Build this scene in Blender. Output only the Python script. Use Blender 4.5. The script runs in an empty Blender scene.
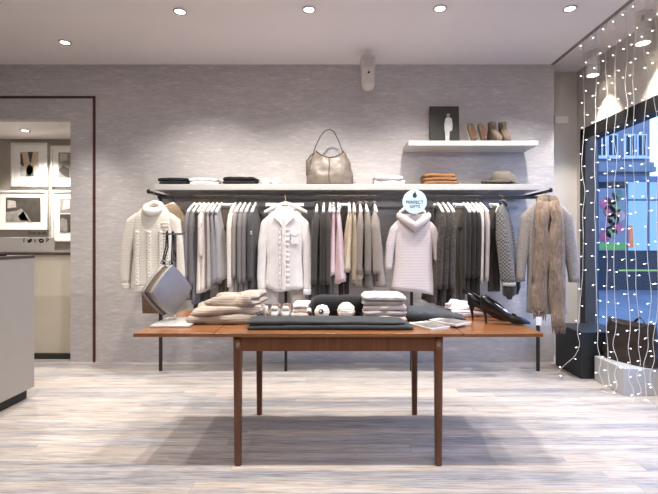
import bpy, math, random
from mathutils import Vector, Matrix, noise
random.seed(7)
SC = bpy.context.scene
COL = SC.collection
PI = math.pi
F, CX, CY, CH = 439.0, 333.0, 242.0, 1.26     # focal length in pixels, horizon point, eye height

def wx(px, Y): return (px-CX)/F*Y
def wz(py, Y): return CH+(CY-py)/F*Y
def lin(c):
    r = []
    for v in c:
        v /= 255.0
        r.append(v/12.92 if v <= .04045 else ((v+.055)/1.055)**2.4)
    return (r[0], r[1], r[2], 1.0)

# ------------------------------------------------------------------ materials
def newmat(name):
    m = bpy.data.materials.new(name); m.use_nodes = True
    nt = m.node_tree; nt.nodes.clear()
    o = nt.nodes.new('ShaderNodeOutputMaterial'); b = nt.nodes.new('ShaderNodeBsdfPrincipled')
    nt.links.new(b.outputs[0], o.inputs[0])
    return m, nt, b
def texco(nt, scale=(1,1,1), out='Object', loc=(0,0,0)):
    t = nt.nodes.new('ShaderNodeTexCoord'); mp = nt.nodes.new('ShaderNodeMapping')
    mp.inputs['Scale'].default_value = scale; mp.inputs['Location'].default_value = loc
    nt.links.new(t.outputs[out], mp.inputs[0]); return mp.outputs[0]
def ntex(nt, vec, scale=5, detail=4, rough=.6):
    n = nt.nodes.new('ShaderNodeTexNoise'); n.inputs['Scale'].default_value = scale
    n.inputs['Detail'].default_value = detail; n.inputs['Roughness'].default_value = rough
    nt.links.new(vec, n.inputs['Vector']); return n.outputs['Fac']
def ramp(nt, fac, stops):
    r = nt.nodes.new('ShaderNodeValToRGB'); e = r.color_ramp.elements
    e[0].position, e[0].color = stops[0]; e[1].position, e[1].color = stops[-1]
    for p, c in stops[1:-1]:
        k = e.new(p); k.color = c
    nt.links.new(fac, r.inputs[0]); return r.outputs[0]
def mixc(nt, fac, a, b, mode='MIX'):
    m = nt.nodes.new('ShaderNodeMix'); m.data_type = 'RGBA'; m.blend_type = mode
    for s, v in ((m.inputs[0], fac), (m.inputs[6], a), (m.inputs[7], b)):
        if hasattr(v, 'is_linked'): nt.links.new(v, s)
        else: s.default_value = v
    return m.outputs[2]
def bump(nt, b, h, strength=.3, dist=.01):
    n = nt.nodes.new('ShaderNodeBump'); n.inputs['Strength'].default_value = strength
    n.inputs['Distance'].default_value = dist
    nt.links.new(h, n.inputs['Height']); nt.links.new(n.outputs[0], b.inputs['Normal'])
def dim(c, k): return (c[0]*k, c[1]*k, c[2]*k, 1)

def plain(name, c, rough=.5, metal=0, var=.06, vscale=6, spec=.5):
    m, nt, b = newmat(name); c = lin(c)
    f = ntex(nt, texco(nt), vscale, 3)
    nt.links.new(ramp(nt, f, [(.3, dim(c, 1-var)), (.7, dim(c, 1+var))]), b.inputs['Base Color'])
    b.inputs['Roughness'].default_value = rough; b.inputs['Metallic'].default_value = metal
    b.inputs['Specular IOR Level'].default_value = spec
    return m
_fab = {}
def fabric(c, kind='weave'):
    key = (c, kind)
    if key in _fab: return _fab[key]
    m, nt, b = newmat('fabric_%s_%d_%d_%d' % ((kind,)+c)); cl = lin(c)
    b.inputs['Roughness'].default_value = .92; b.inputs['Specular IOR Level'].default_value = .12
    b.inputs['Sheen Weight'].default_value = .15
    if kind == 'weave':
        f = ntex(nt, texco(nt), 180, 2); g = ntex(nt, texco(nt), 14, 3)
        h = mixc(nt, .4, f, g)
        nt.links.new(ramp(nt, h, [(.35, dim(cl, .85)), (.65, dim(cl, 1.12))]), b.inputs['Base Color'])
        bump(nt, b, f, .15, .002)
    elif kind == 'knit':
        w = nt.nodes.new('ShaderNodeTexWave'); w.bands_direction = 'Z'; w.inputs['Scale'].default_value = 22
        w.inputs['Distortion'].default_value = 2.5; w.inputs['Detail'].default_value = 1
        nt.links.new(texco(nt), w.inputs['Vector'])
        f = ntex(nt, texco(nt), 60, 3)
        h = mixc(nt, .5, w.outputs['Fac'], f)
        nt.links.new(ramp(nt, h, [(.25, dim(cl, .88)), (.75, dim(cl, 1.08))]), b.inputs['Base Color'])
        bump(nt, b, h, .45, .006)
    elif kind == 'fuzzy':
        f = ntex(nt, texco(nt), 45, 5, .75)
        nt.links.new(ramp(nt, f, [(.35, dim(cl, .45)), (.55, cl), (.72, dim(cl, 2.0))]), b.inputs['Base Color'])
        bump(nt, b, f, .9, .015)
    elif kind == 'tweed':
        f = ntex(nt, texco(nt), 120, 4, .8)
        nt.links.new(ramp(nt, f, [(.35, dim(cl, .6)), (.65, dim(cl, 1.35))]), b.inputs['Base Color'])
        bump(nt, b, f, .3, .004)
    elif kind == 'fur':
        f = ntex(nt, texco(nt, (1, 1, .25)), 55, 5, .7); g = ntex(nt, texco(nt), 6, 3)
        k = mixc(nt, .45, f, g)
        nt.links.new(ramp(nt, k, [(.34, dim(cl, .5)), (.52, cl), (.66, dim(cl, 1.7))]), b.inputs['Base Color'])
        bump(nt, b, f, .8, .015)
    elif kind == 'check':
        ch = nt.nodes.new('ShaderNodeTexChecker'); ch.inputs['Scale'].default_value = 62
        ch.inputs['Color1'].default_value = dim(cl, .28); ch.inputs['Color2'].default_value = dim(cl, 1.5)
        nt.links.new(texco(nt), ch.inputs['Vector'])
        f = ntex(nt, texco(nt), 60, 3)
        nt.links.new(mixc(nt, .35, ch.outputs['Color'], ramp(nt, f, [(.3, dim(cl, .4)), (.7, dim(cl, 1.2))])), b.inputs['Base Color'])
        bump(nt, b, f, .4, .004)
    _fab[key] = m
    return m
def emit(name, c, s):
    m = bpy.data.materials.new(name); m.use_nodes = True; nt = m.node_tree; nt.nodes.clear()
    o = nt.nodes.new('ShaderNodeOutputMaterial'); e = nt.nodes.new('ShaderNodeEmission')
    e.inputs[0].default_value = lin(c); e.inputs[1].default_value = s
    nt.links.new(e.outputs[0], o.inputs[0]); return m

def m_wall():
    m, nt, b = newmat('brushed_taupe_wallcovering')
    v = texco(nt, (9, 9, 48)); f = ntex(nt, v, 1.6, 6, .7)
    v2 = texco(nt, (2.2, 2.2, 9)); g = ntex(nt, v2, 2.2, 4, .6)
    h = mixc(nt, .45, f, g)
    c = lin((186, 180, 178))
    v3 = texco(nt, (14, 14, 75)); s3 = ntex(nt, v3, 1.0, 3, .5)
    h = mixc(nt, .35, h, s3)
    nt.links.new(ramp(nt, h, [(.34, dim(c, .84)), (.5, c), (.58, dim(c, 1.12)), (.64, dim(c, 1.38))]), b.inputs['Base Color'])
    b.inputs['Roughness'].default_value = .75; b.inputs['Specular IOR Level'].default_value = .25
    bump(nt, b, h, .3, .006)
    return m
def m_floor():
    m, nt, b = newmat('whitewashed_plank_floor')
    br = nt.nodes.new('ShaderNodeTexBrick'); br.offset = 0; br.offset_frequency = 2
    br.inputs['Color1'].default_value = (0, 0, 0, 1); br.inputs['Color2'].default_value = (1, 1, 1, 1)
    br.inputs['Mortar'].default_value = (.25, .25, .25, 1)
    br.inputs['Scale'].default_value = 1; br.inputs['Mortar Size'].default_value = .0014
    br.inputs['Brick Width'].default_value = 2.3; br.inputs['Row Height'].default_value = .105
    br.inputs['Bias'].default_value = 0
    sp_ = nt.nodes.new('ShaderNodeSeparateXYZ'); nt.links.new(texco(nt), sp_.inputs[0])
    def mth(op, a, b):
        q = nt.nodes.new('ShaderNodeMath'); q.operation = op
        for s_, v_ in ((q.inputs[0], a), (q.inputs[1], b)):
            if hasattr(v_, 'is_linked'): nt.links.new(v_, s_)
            else: s_.default_value = v_
        return q.outputs[0]
    row = mth('FLOOR', mth('DIVIDE', sp_.outputs[1], .105), 0)
    wn = nt.nodes.new('ShaderNodeTexWhiteNoise'); wn.noise_dimensions = '1D'; nt.links.new(row, wn.inputs['W'])
    cb_ = nt.nodes.new('ShaderNodeCombineXYZ')
    nt.links.new(mth('ADD', sp_.outputs[0], mth('MULTIPLY', wn.outputs['Value'], 2.3)), cb_.inputs[0]); nt.links.new(sp_.outputs[1], cb_.inputs[1])
    nt.links.new(cb_.outputs[0], br.inputs['Vector'])
    # per-plank shift of the grain so that streaks stop at plank ends
    add = nt.nodes.new('ShaderNodeVectorMath'); add.operation = 'MULTIPLY_ADD'
    nt.links.new(br.outputs['Color'], add.inputs[0]); add.inputs[1].default_value = (17, 9, 5)
    nt.links.new(texco(nt, (.75, 11, 1)), add.inputs[2])
    g = ntex(nt, add.outputs[0], 1.3, 5, .62)
    fine = ntex(nt, texco(nt, (3, 70, 1)), 1.5, 5, .7)
    tone = ramp(nt, g, [(.32, lin((112, 117, 136))), (.42, lin((150, 152, 165))), (.49, lin((199, 184, 166))),
                        (.57, lin((206, 198, 192))), (.70, lin((222, 221, 225)))])
    pl = ramp(nt, br.outputs['Color'], [(0, lin((146, 152, 170))), (.35, lin((212, 205, 200))), (.7, lin((226, 214, 202))), (1, lin((250, 247, 245)))])
    t2 = mixc(nt, 1.0, tone, pl, 'MULTIPLY')
    t3 = mixc(nt, .42, t2, ramp(nt, fine, [(.34, lin((112, 106, 104))), (.62, lin((236, 231, 226)))]))
    t4 = mixc(nt, br.outputs['Fac'], t3, lin((150, 144, 142)))
    nt.links.new(t4, b.inputs['Base Color'])
    b.inputs['Roughness'].default_value = .48; b.inputs['Specular IOR Level'].default_value = .3
    bump(nt, b, fine, .08, .004)
    return m
def m_wood(name, c, rough=.3, axis=0):
    m, nt, b = newmat(name); c = lin(c)
    s = [26, 26, 26]; s[axis] = 1.6
    f = ntex(nt, texco(nt, tuple(s)), 1.5, 5, .65)
    nt.links.new(ramp(nt, f, [(.3, dim(c, .68)), (.55, c), (.75, dim(c, 1.3))]), b.inputs['Base Color'])
    b.inputs['Roughness'].default_value = rough; b.inputs['Specular IOR Level'].default_value = .45
    return m
def m_glass():
    m = bpy.data.materials.new('window_glass'); m.use_nodes = True; nt = m.node_tree; nt.nodes.clear()
    o = nt.nodes.new('ShaderNodeOutputMaterial'); mx = nt.nodes.new('ShaderNodeMixShader')
    t = nt.nodes.new('ShaderNodeBsdfTransparent'); g = nt.nodes.new('ShaderNodeBsdfGlossy')
    g.inputs['Roughness'].default_value = .02
    t.inputs[0].default_value = (.95, .97, 1, 1)
    fr = nt.nodes.new('ShaderNodeLayerWeight'); fr.inputs[0].default_value = .5
    pw = nt.nodes.new('ShaderNodeMath'); pw.operation = 'POWER'; pw.inputs[1].default_value = 5
    nt.links.new(fr.outputs['Facing'], pw.inputs[0])
    ml = nt.nodes.new('ShaderNodeMath'); ml.operation = 'MULTIPLY_ADD'; ml.inputs[1].default_value = .5; ml.inputs[2].default_value = .02
    nt.links.new(pw.outputs[0], ml.inputs[0]); nt.links.new(ml.outputs[0], mx.inputs[0]); nt.links.new(t.outputs[0], mx.inputs[1]); nt.links.new(g.outputs[0], mx.inputs[2])
    nt.links.new(mx.outputs[0], o.inputs[0]); return m

M = dict(
    wall=m_wall(), floor=m_floor(), glass=m_glass(),
    ceiling=plain('ceiling_paint', (240, 232, 230), .9, var=.01),
    white=plain('white_paint', (232, 228, 222), .5, var=.02),
    shelf=plain('shelf_lacquer', (186, 183, 179), .45, var=.02),
    hanger=plain('hanger_white', (240, 236, 230), .4, var=.02),
    header=plain('header_paint', (205, 198, 190), .8, var=.03),
    trim=plain('dark_red_trim', (70, 30, 22), .5),
    gap_shade=plain('ceiling_gap_shade', (128, 120, 114), .7),
    counter=plain('counter_laminate', (172, 164, 156), .6, var=.02),
    cream=plain('cream_laminate', (205, 196, 178), .6, var=.02),
    dark=plain('dark_plinth', (48, 42, 36), .6),
    top=plain('dark_worktop', (82, 70, 60), .35),
    backwall=plain('grey_beige_paint', (168, 160, 148), .8, var=.02),
    rail=plain('gunmetal_tube', (52, 48, 46), .45, .6),
    brass=plain('brass_hook', (176, 146, 100), .35, .9),
    chrome=plain('chrome', (210, 210, 210), .12, 1, .02),
    frame=plain('window_frame_grey', (74, 84, 104), .5),
    frameblack=plain('window_frame_black', (24, 22, 24), .5),
    black=plain('matt_black', (20, 19, 20), .6),
    box_black=plain('black_display_box', (30, 33, 34), .45),
    box_white=plain('white_display_box', (186, 186, 188), .6, var=.02),
    wood=m_wood('teak_top', (136, 88, 54), .24), wood_leg=m_wood('teak_leg', (106, 64, 40), .35, 2),
    plastic=plain('ivory_plastic', (206, 198, 190), .5, var=.02),
    leather_taupe=plain('taupe_leather', (118, 106, 95), .42, .05, .18, 16),
    leather_dark=plain('dark_leather', (46, 36, 30), .35, 0, .3, 20),
    leather_trim=plain('trim_leather', (92, 78, 66), .45),
    silver=plain('silver_leather', (140, 134, 132), .42, .35, .1, 9),
    suede=plain('taupe_suede', (118, 102, 88), .9, 0, .18, 40),
    suede_brown=plain('brown_lining', (98, 62, 42), .8),
    patent=plain('black_patent', (12, 11, 12), .28),
    wire=plain('clear_white_wire', (226, 224, 218), .5, var=.01),
    bulb=emit('fairy_bulb', (255, 250, 240), 4.0),
    lamp=emit('lamp_lens', (255, 240, 220), 14.0),
    sign=plain('pale_blue_sign', (196, 222, 236), .5, var=.02),
    ink=plain('dark_ink', (40, 48, 56), .7),
    paper=plain('paper', (228, 226, 222), .7, var=.03),
    matboard=plain('white_matboard', (240, 236, 230), .7, var=.01),
)

# ------------------------------------------------------------------ mesh builder
class MB:
    def __init__(s): s.v = []; s.f = []
    def box(s, x0, x1, y0, y1, z0, z1):
        b = len(s.v)
        s.v += [(x, y, z) for z in (z0, z1) for y in (y0, y1) for x in (x0, x1)]
        s.f += [tuple(b+i for i in q) for q in ((0,2,3,1),(4,5,7,6),(0,1,5,4),(2,6,7,3),(0,4,6,2),(1,3,7,5))]
        return s
    def rings(s, rs, cap=True, closed=False):
        b = len(s.v); n = len(rs[0])
        for r in rs: s.v += [tuple(p) for p in r]
        m = len(rs)
        for i in range(m if closed else m-1):
            k = (i+1) % m
            for j in range(n):
                l = (j+1) % n
                s.f.append((b+i*n+j, b+i*n+l, b+k*n+l, b+k*n+j))
        if cap and not closed:
            s.f.append(tuple(b+j for j in range(n))[::-1]); s.f.append(tuple(b+(m-1)*n+j for j in range(n)))
        return s
    def tube(s, pts, r, n=8, closed=False, flat=None):
        pts = [Vector(p) for p in pts]; m = len(pts); rs = []; up = None
        for i, p in enumerate(pts):
            a = pts[(i-1) % m] if (closed or i > 0) else p
            c = pts[(i+1) % m] if (closed or i < m-1) else p
            t = (c-a).normalized()
            if up is None:
                up = Vector((0, 0, 1)) if abs(t.z) < .9 else Vector((1, 0, 0))
            u = up-t*up.dot(t)
            if u.length < 1e-5: u = Vector((0, 1, 0))
            u.normalize(); up = u; w = t.cross(u)
            rr = r[i] if isinstance(r, (list, tuple)) else r
            fl = flat if flat else 1
            rs.append([p+u*rr*fl*math.cos(2*PI*j/n)+w*rr*math.sin(2*PI*j/n) for j in range(n)])
        return s.rings(rs, True, closed)
    def ell(s, c, r, nu=16, nv=10, e1=1, e2=1, nz=0, ns=6, seed=0, rot=None):
        def sp(v, e): return math.copysign(abs(v)**e, v)
        rs = []
        for i in range(nv+1):
            ph = -PI/2+PI*i/nv
            ph = max(-PI/2+.02, min(PI/2-.02, ph)); ring = []
            for j in range(nu):
                th = 2*PI*j/nu
                d = Vector((r[0]*sp(math.cos(ph), e1)*sp(math.cos(th), e2), r[1]*sp(math.cos(ph), e1)*sp(math.sin(th), e2), r[2]*sp(math.sin(ph), e1)))
                if nz: d *= 1+nz*noise.noise(d*ns+Vector((seed*3.1, seed, 0)))
                if rot: d = rot @ d
                ring.append(Vector(c)+d)
            rs.append(ring)
        return s.rings(rs)
    def disc(s, c, r, axis='z', n=24, h=.004):
        a = [];  b = []
        for j in range(n):
            t = 2*PI*j/n; p, q = r*math.cos(t), r*math.sin(t)
            if axis == 'z': a.append((c[0]+p, c[1]+q, c[2])); b.append((c[0]+p, c[1]+q, c[2]+h))
            else: a.append((c[0]+p, c[1]+h, c[2]+q)); b.append((c[0]+p, c[1], c[2]+q))
        return s.rings([a, b])
    def poly(s, pts, y0, y1):      # polygon in xz, extruded in y
        return s.rings([[(x, y1, z) for x, z in pts], [(x, y0, z) for x, z in pts]])
    def build(s, name, mat, parent=None, loc=(0,0,0), rot=(0,0,0), smooth=True, bevel=0, sub=0, **kw):
        me = bpy.data.meshes.new(name); me.from_pydata(s.v, [], s.f); me.update()
        import bmesh
        bm = bmesh.new(); bm.from_mesh(me); bmesh.ops.recalc_face_normals(bm, faces=bm.faces); bm.to_mesh(me); bm.free()
        me.materials.append(mat)
        if smooth:
            for p in me.polygons: p.use_smooth = True
        o = bpy.data.objects.new(name, me); COL.objects.link(o)
        o.location = loc; o.rotation_euler = rot
        if parent: o.parent = parent
        if bevel:
            md = o.modifiers.new('bevel', 'BEVEL'); md.width = bevel; md.segments = 2; md.limit_method = 'ANGLE'
            md.harden_normals = False
        if sub:
            md = o.modifiers.new('sub', 'SUBSURF'); md.levels = sub; md.render_levels = sub
        for k, v in kw.items(): o[k] = v
        return o
def bx(*a): return MB().box(*a)
def thing(name, label, cat, loc=(0,0,0), rz=0, group=None):
    o = bpy.data.objects.new(name, None); COL.objects.link(o); o.empty_display_size = .05
    o.location = loc; o.rotation_euler = (0, 0, rz); o['label'] = label; o['category'] = cat
    if group: o['group'] = group
    return o
def tag(o, label, cat, group=None):
    o['label'] = label; o['category'] = cat
    if group: o['group'] = group
    return o
def struct(o): o['kind'] = 'structure'; return o
def copy_tree(o, parent=None):
    c = o.copy(); COL.objects.link(c)
    if parent: c.parent = parent
    for ch in list(o.children): copy_tree(ch, c)
    return c
def text_mesh(body, size, mat, name, parent, loc, rot=(PI/2,0,0), extrude=.0008, bold=0):
    cu = bpy.data.curves.new(name, 'FONT'); cu.body = body; cu.size = size; cu.align_x = 'CENTER'; cu.align_y = 'CENTER'
    cu.extrude = extrude; cu.offset = bold
    t = bpy.data.objects.new('tmp', cu)
    me = bpy.data.meshes.new_from_object(t); me.name = name; me.materials.clear(); me.materials.append(mat)
    bpy.data.objects.remove(t)
    o = bpy.data.objects.new(name, me); COL.objects.link(o); o.location = loc; o.rotation_euler = rot
    if parent: o.parent = parent
    return o
ORD = ['first','second','third','fourth','fifth','sixth','seventh','eighth','ninth','tenth','eleventh','twelfth','thirteenth']

# ------------------------------------------------------------------ camera and render look
cam = bpy.data.cameras.new('camera'); co = bpy.data.objects.new('camera', cam); COL.objects.link(co)
co.location = (0, 0, CH); co.rotation_euler = (PI/2, 0, 0)
cam.sensor_width = 36; cam.lens = 36*F/658; cam.shift_x = (329-CX)/658; cam.shift_y = -(247-CY)/658
cam.clip_start = .05
SC.camera = co
SC.view_settings.view_transform = 'Standard'; SC.view_settings.look = 'None'
SC.view_settings.gamma = 1; SC.view_settings.use_curve_mapping = False; SC.view_settings.exposure = .4
w = bpy.data.worlds.new('dusk'); SC.world = w; w.use_nodes = True
nt = w.node_tree; bg = nt.nodes['Background']
bg.inputs[0].default_value = lin((152, 188, 246)); bg.inputs[1].default_value = 3.4

# ------------------------------------------------------------------ setting
WY, CZ = 4.61, 3.124
RX, HX, RYW, SZ = 2.32, 2.75, 4.95, 3.18      # wall end, window wall, recess wall, slot ceiling
LX, FY = -4.4, -2.6
struct(bx(LX-.1, HX+.15, FY-.1, RYW+.1, -.08, 0).box(LX-.1, -2.5, RYW+.1, 5.62, -.08, 0).build('floor', M['floor'], smooth=False))
struct(bx(LX-.1, RX, FY-.1, WY+.1, CZ, CZ+.15).build('ceiling', M['ceiling'], smooth=False))
struct(bx(RX, HX+.15, FY-.1, RYW+.1, SZ, SZ+.1).build('ceiling', M['ceiling'], smooth=False))
struct(bx(RX-.035, RX+.001, FY, WY-.001, CZ-.004, CZ+.06).build('shadow_gap_strip', M['gap_shade'], smooth=False))  # shadow gap along the ceiling edge, put in as a dark-coloured strip
struct(bx(-2.757, RX, WY, WY+.1, 0, CZ).box(LX, -2.757, WY, WY+.1, 2.55, CZ).build('wall_back', M['wall'], smooth=False))
struct(bx(RX-.1, RX, WY+.1, RYW, 0, SZ).box(RX-.1, HX+.15, RYW, RYW+.1, 0, SZ).build('wall_corner', M['header'], smooth=False))
struct(bx(LX-.1, LX, FY, 5.62, 0, CZ).build('wall_left', M['wall'], smooth=False))
struct(bx(LX-.1, HX+.15, FY-.1, FY, 0, SZ).build('wall_front', M['white'], smooth=False))
struct(bx(-2.517, -2.493, WY-.012, WY, 0, 2.79).build('trim_1', M['trim'], smooth=False))
struct(bx(LX, -2.517, WY-.012, WY, 2.768, 2.79).build('trim_2', M['trim'], smooth=False))
# passage behind the opening
struct(bx(LX, -2.6, 5.51, 5.61, 0, 2.6).build('wall_passage', M['backwall'], smooth=False))
struct(bx(-2.6, -2.5, WY+.1, 5.61, 0, 2.6).build('wall_passage_right', M['backwall'], smooth=False))
struct(bx(LX, -2.5, WY+.1, 5.61, 2.55, 2.65).build('ceiling_passage', M['ceiling'], smooth=False))
# window wall
WT, WB, WN = 2.51, .28, .7
struct(bx(HX, HX+.15, FY, RYW, WT, SZ).box(HX, HX+.15, FY, RYW, 0, WB).box(HX, HX+.15, FY, WN, WB, WT)
       .box(HX, HX+.15, 4.89, RYW, WB, WT).build('wall_right', M['header'], smooth=False))
win = bpy.data.objects.new('window_1', None); COL.objects.link(win); win.location = (HX, WN, WB); win['kind'] = 'structure'
L = 4.89-WN; H = WT-WB
bx(.0, .15, L-.10, L-.0, 0, H).box(0, .15, 0, .1, 0, H).box(0.0, .15, 0, L, H-.13, H).build('window_frame', M['frameblack'], win, smooth=False, bevel=.004)
bx(.0, .03, L-.28, L-.10, 0, H-.13).box(.0, .06, L/2-.05, L/2+.05, 0, H-.13).build('window_mullion', M['frame'], win, smooth=False, bevel=.006)
bx(.06, .068, .1, L-.10, 0, H-.13).build('window_glass', M['glass'], win, smooth=False)
bx(-.02, .15, 0, L, -.005, .03).build('window_sill', M['frame'], win, smooth=False)
# ------------------------------------------------------------------ outdoors
bx(HX+.15, 30, -14, 40, -.2, -.1).build('pavement', plain('wet_pavement', (98, 106, 118), .45, var=.25, vscale=1.5), smooth=False)['kind'] = 'structure'
FB = 12.4
stone = plain('facade_stone', (112, 116, 122), .8, var=.12, vscale=2)
bld = thing('building', 'pale stone building across the street seen through the shop window', 'building', (8, FB, -.1))
def bpart(name, mb, mat, parent=bld, **k): return mb.build(name, mat, parent, (-8, -FB, .1) if parent == bld else (0, 0, 0), smooth=False, **k)
bpart('wall', bx(3, 8.95, FB, FB+3, 3.1, 9).box(3, 16, FB, FB+3, 2.95, 3.1).box(3, 7.4, FB, FB+3, -.1, 3).box(9.9, 16, FB, FB+3, -.1, 3), stone)
bpart('plinth', bx(7.4, 9.9, FB, FB+3, -.1, 1.02), plain('dark_plinth_stone', (30, 30, 36), .6))
bpart('cornice', bx(3, 9.0, FB-.18, FB, 3.22, 3.36).box(3, 9.0, FB-.1, FB, 3.36, 3.5), stone)
for x, w_ in ((7.46, .2), (7.76, .22), (8.25, .22), (8.6, .2), (6.9, .22), (6.4, .22)):
    f = bpart('window', bx(x-.04, x+w_+.04, FB-.05, FB, 3.66, 4.3).box(x-.07, x+w_+.07, FB-.1, FB, 3.6, 3.66), plain('pale_frame', (190, 196, 206), .7))
    bpart('pane', bx(x, x+w_, FB-.06, FB-.05, 3.7, 4.26), plain('dusk_glass', (20, 24, 34), .6), f)
    bpart('glazing_bar', bx(x+w_/2-.015, x+w_/2+.015, FB-.075, FB-.06, 3.7, 4.26), plain('pale_frame2', (190, 196, 206), .7), f)
sh = bpart('shopfront', bx(8.28, 9.9, FB-.02, FB+.02, 1.02, 2.95), emit('lit_shop_window', (150, 205, 255), .85))
bpart('shop_mullion', bx(8.25, 8.3, FB-.06, FB, 1.02, 2.95).box(8.86, 8.9, FB-.06, FB, 1.02, 2.95).box(8.28, 9.9, FB-.05, FB, 2.42, 2.47), M['frame'], sh)
bpart('shop_notice', bx(8.33, 8.45, FB-.05, FB-.02, 1.1, 1.72), plain('orange_notice', (232, 120, 70), .6), sh)
bpart('lintel', bx(7.4, 9.9, FB-.15, FB, 2.95, 3.1), M['frame'])
ps = thing('street_poster', 'large poster of red and green round shapes with a green strip, across the street', 'poster', (7.46, FB-.06, 1.02))
bx(0, .8, 0, .05, 0, 1.75).build('board', plain('poster_backing', (112, 116, 122), .5), ps, smooth=False)
bx(.03, .77, -.008, 0, .03, .22).build('green_strip', plain('poster_green', (96, 150, 60), .6), ps, smooth=False)
cs = [(150,70,84),(104,128,92),(176,84,104),(128,104,124),(84,108,98),(176,140,128)]
for k in range(11):
    x, z = .18+.44*((k*.382) % 1), .41+.115*k
    MB().disc((x, -.012, z), .17, 'y', 20, .012).build('print_shape', plain('poster_tone', cs[k % 6], .6, var=.2), ps, smooth=False)
# low rail and parked dark car-like barrier are too blurred to read: a yellow-green barrier rail on posts
br = thing('street_barrier', 'thin yellow green barrier rail standing in the street outside', 'barrier', (6.0, 9.2, -.1))
gm = plain('barrier_green', (170, 190, 90), .5)
bx(0, 2.2, -.02, .02, .75, .78).build('rail_bar', gm, br, smooth=False)
for x in (1.1, 2.1): bx(x-.02, x+.02, -.02, .02, 0, .73).build('post', M['frame'], br, smooth=False)

# ------------------------------------------------------------------ ceiling lights
def downlight(x, y, z, label, energy, target=None, size=95, group=None, col=(1, .955, .90), inframe=True):
    t = thing('recessed_downlight', label, 'ceiling light', (x, y, z), 0, group)
    MB().tube([(.046*math.cos(2*PI*k/28), .046*math.sin(2*PI*k/28), -.004) for k in range(28)], .009, 8, True).build('trim_ring', M['chrome'], t)
    MB().disc((0, 0, -.006), .037).build('lamp_lens', M['lamp'], t, smooth=False)
    l = bpy.data.lights.new('spot_lamp', 'SPOT'); l.energy = energy; l.spot_size = math.radians(size); l.spot_blend = .8
    l.shadow_soft_size = .035; l.color = col
    o = bpy.data.objects.new('spot_lamp', l); COL.objects.link(o); o.parent = t; o.location = (0, 0, -.03)
    if target:
        d = Vector(target)-Vector((x, y, z-.03)); o.rotation_euler = d.to_track_quat('-Z', 'Y').to_euler()
    return t
RG = 'downlights in the main ceiling'
E1, E2, E3 = 112, 88, 22
for (px, py, lb) in ((65, 42, 'recessed round downlight nearest the back wall, above the passage opening'),
                 (180, 11, 'recessed round ceiling downlight above the cream cable cardigan'),
                 (309, 9, 'recessed round ceiling downlight above the shelf handbag'),
                 (440, 8, 'recessed round ceiling downlight above the small upper shelf'),
                 (570, 8, 'recessed round ceiling downlight next to the light curtain')):
    Y = F*(CZ-CH)/(CY-py); X = wx(px, Y)
    downlight(X, Y, CZ, lb, E1 if py < 30 else 120, (X, Y+.62, .6) if py < 30 else (X, Y+.05, .6), 104 if py < 30 else 62, RG)
for k, x in enumerate((-1.94, -1.0, -.1, .75, 1.55)):
    downlight(x, 2.28, CZ, 'recessed round downlight above the display table, out of the picture', E2, None, 92, RG)
for y in (.6, -1.2):  # unseen fill rows added behind the camera to brighten the room
    for k, x in enumerate((-3.2, -1.94, -.9, .1, 1.1, 1.9)):
        downlight(x, y, CZ, 'added unseen fill downlight behind the viewer, out of the picture', E3 if y > 0 else 70, None if y > 0 else (x, 4.6, .7), 110 if y > 0 else 56, RG)
downlight(-3.55, 5.06, 2.55, 'recessed round downlight in the low passage ceiling', 120, None, 120)
downlight(-3.3, 3.2, CZ, 'recessed round downlight above the left counter, out of the picture', 60, None, 100, RG)
for k, (px, pt, lb) in enumerate(((593, 57, 'white cylinder spotlight on the window ceiling, farther one'), (643, 26, 'white cylinder spotlight on the window ceiling, nearer one'))):
    Y = F*2.6/(px-CX)
    t = thing('cylinder_spotlight', lb, 'spotlight', (2.6, Y, SZ), 0, 'cylinder spotlights over the window')
    MB().disc((0, 0, -.02), .07, h=.02).build('base_plate', M['white'], t, smooth=False, bevel=.003)
    MB().tube([(0, 0, -.02), (0, 0, -.09)], .012).build('stem', M['white'], t)
    MB().rings([[(r*math.cos(2*PI*j/28), r*math.sin(2*PI*j/28), z) for j in range(28)] for r, z in
        ((.02, -.085), (.058, -.09), (.06, -.10), (.06, -.155), (.053, -.158), (.053, -.166), (.06, -.17), (.06, -.255), (.052, -.257), (.05, -.245))]).build('lamp_housing', M['white'], t, smooth=False, bevel=.002)
    MB().disc((0, 0, -.2485), .047, h=.003).build('lamp_lens', M['lamp'], t, smooth=False)
    l = bpy.data.lights.new('spot_lamp', 'SPOT'); l.energy = 55; l.spot_size = math.radians(75); l.spot_blend = .45; l.shadow_soft_size = .03; l.color = (1, .92, .82)
    o = bpy.data.objects.new('spot_lamp', l); COL.objects.link(o); o.parent = t; o.location = (0, 0, -.262)

# ------------------------------------------------------------------ wall loudspeaker / vent
t = thing('wall_speaker', 'ivory oblong loudspeaker tilted below the ceiling on the back wall', 'speaker', (wx(367.8, 4.25), 4.25, 2.9))
rs = []
for i in range(17):
    u = i/16; z = -.18+.36*u
    k = 1 if .14 < u < .88 else math.sqrt(max(.03, 1-((abs(u-.5)-.36)/.145)**2)) if u < .14 or u > .88 else 1
    hw = (.062+.012*u)*k; hd = .055*k
    rs.append([(hw*math.copysign(abs(math.cos(a))**.6, math.cos(a)), hd*math.copysign(abs(math.sin(a))**.6, math.sin(a)), z) for a in [2*PI*j/24 for j in range(24)]])
b = MB().rings(rs).build('housing', M['plastic'], t, (0, 0, 0), (-.16, 0, 0))
MB().disc((.004, -.062, -.03), .010, 'y', 16, .012).build('lens_dot', M['black'], b)
bx(-.05, .05, -.059, -.05, .03, .13).build('grille', plain('grille_beige', (192, 182, 176), .7), b, bevel=.01)
MB().tube([(0, .04, 0), (0, .2, .02), (0, .36, .02)], .015).build('wall_bracket', M['plastic'], t)
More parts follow.
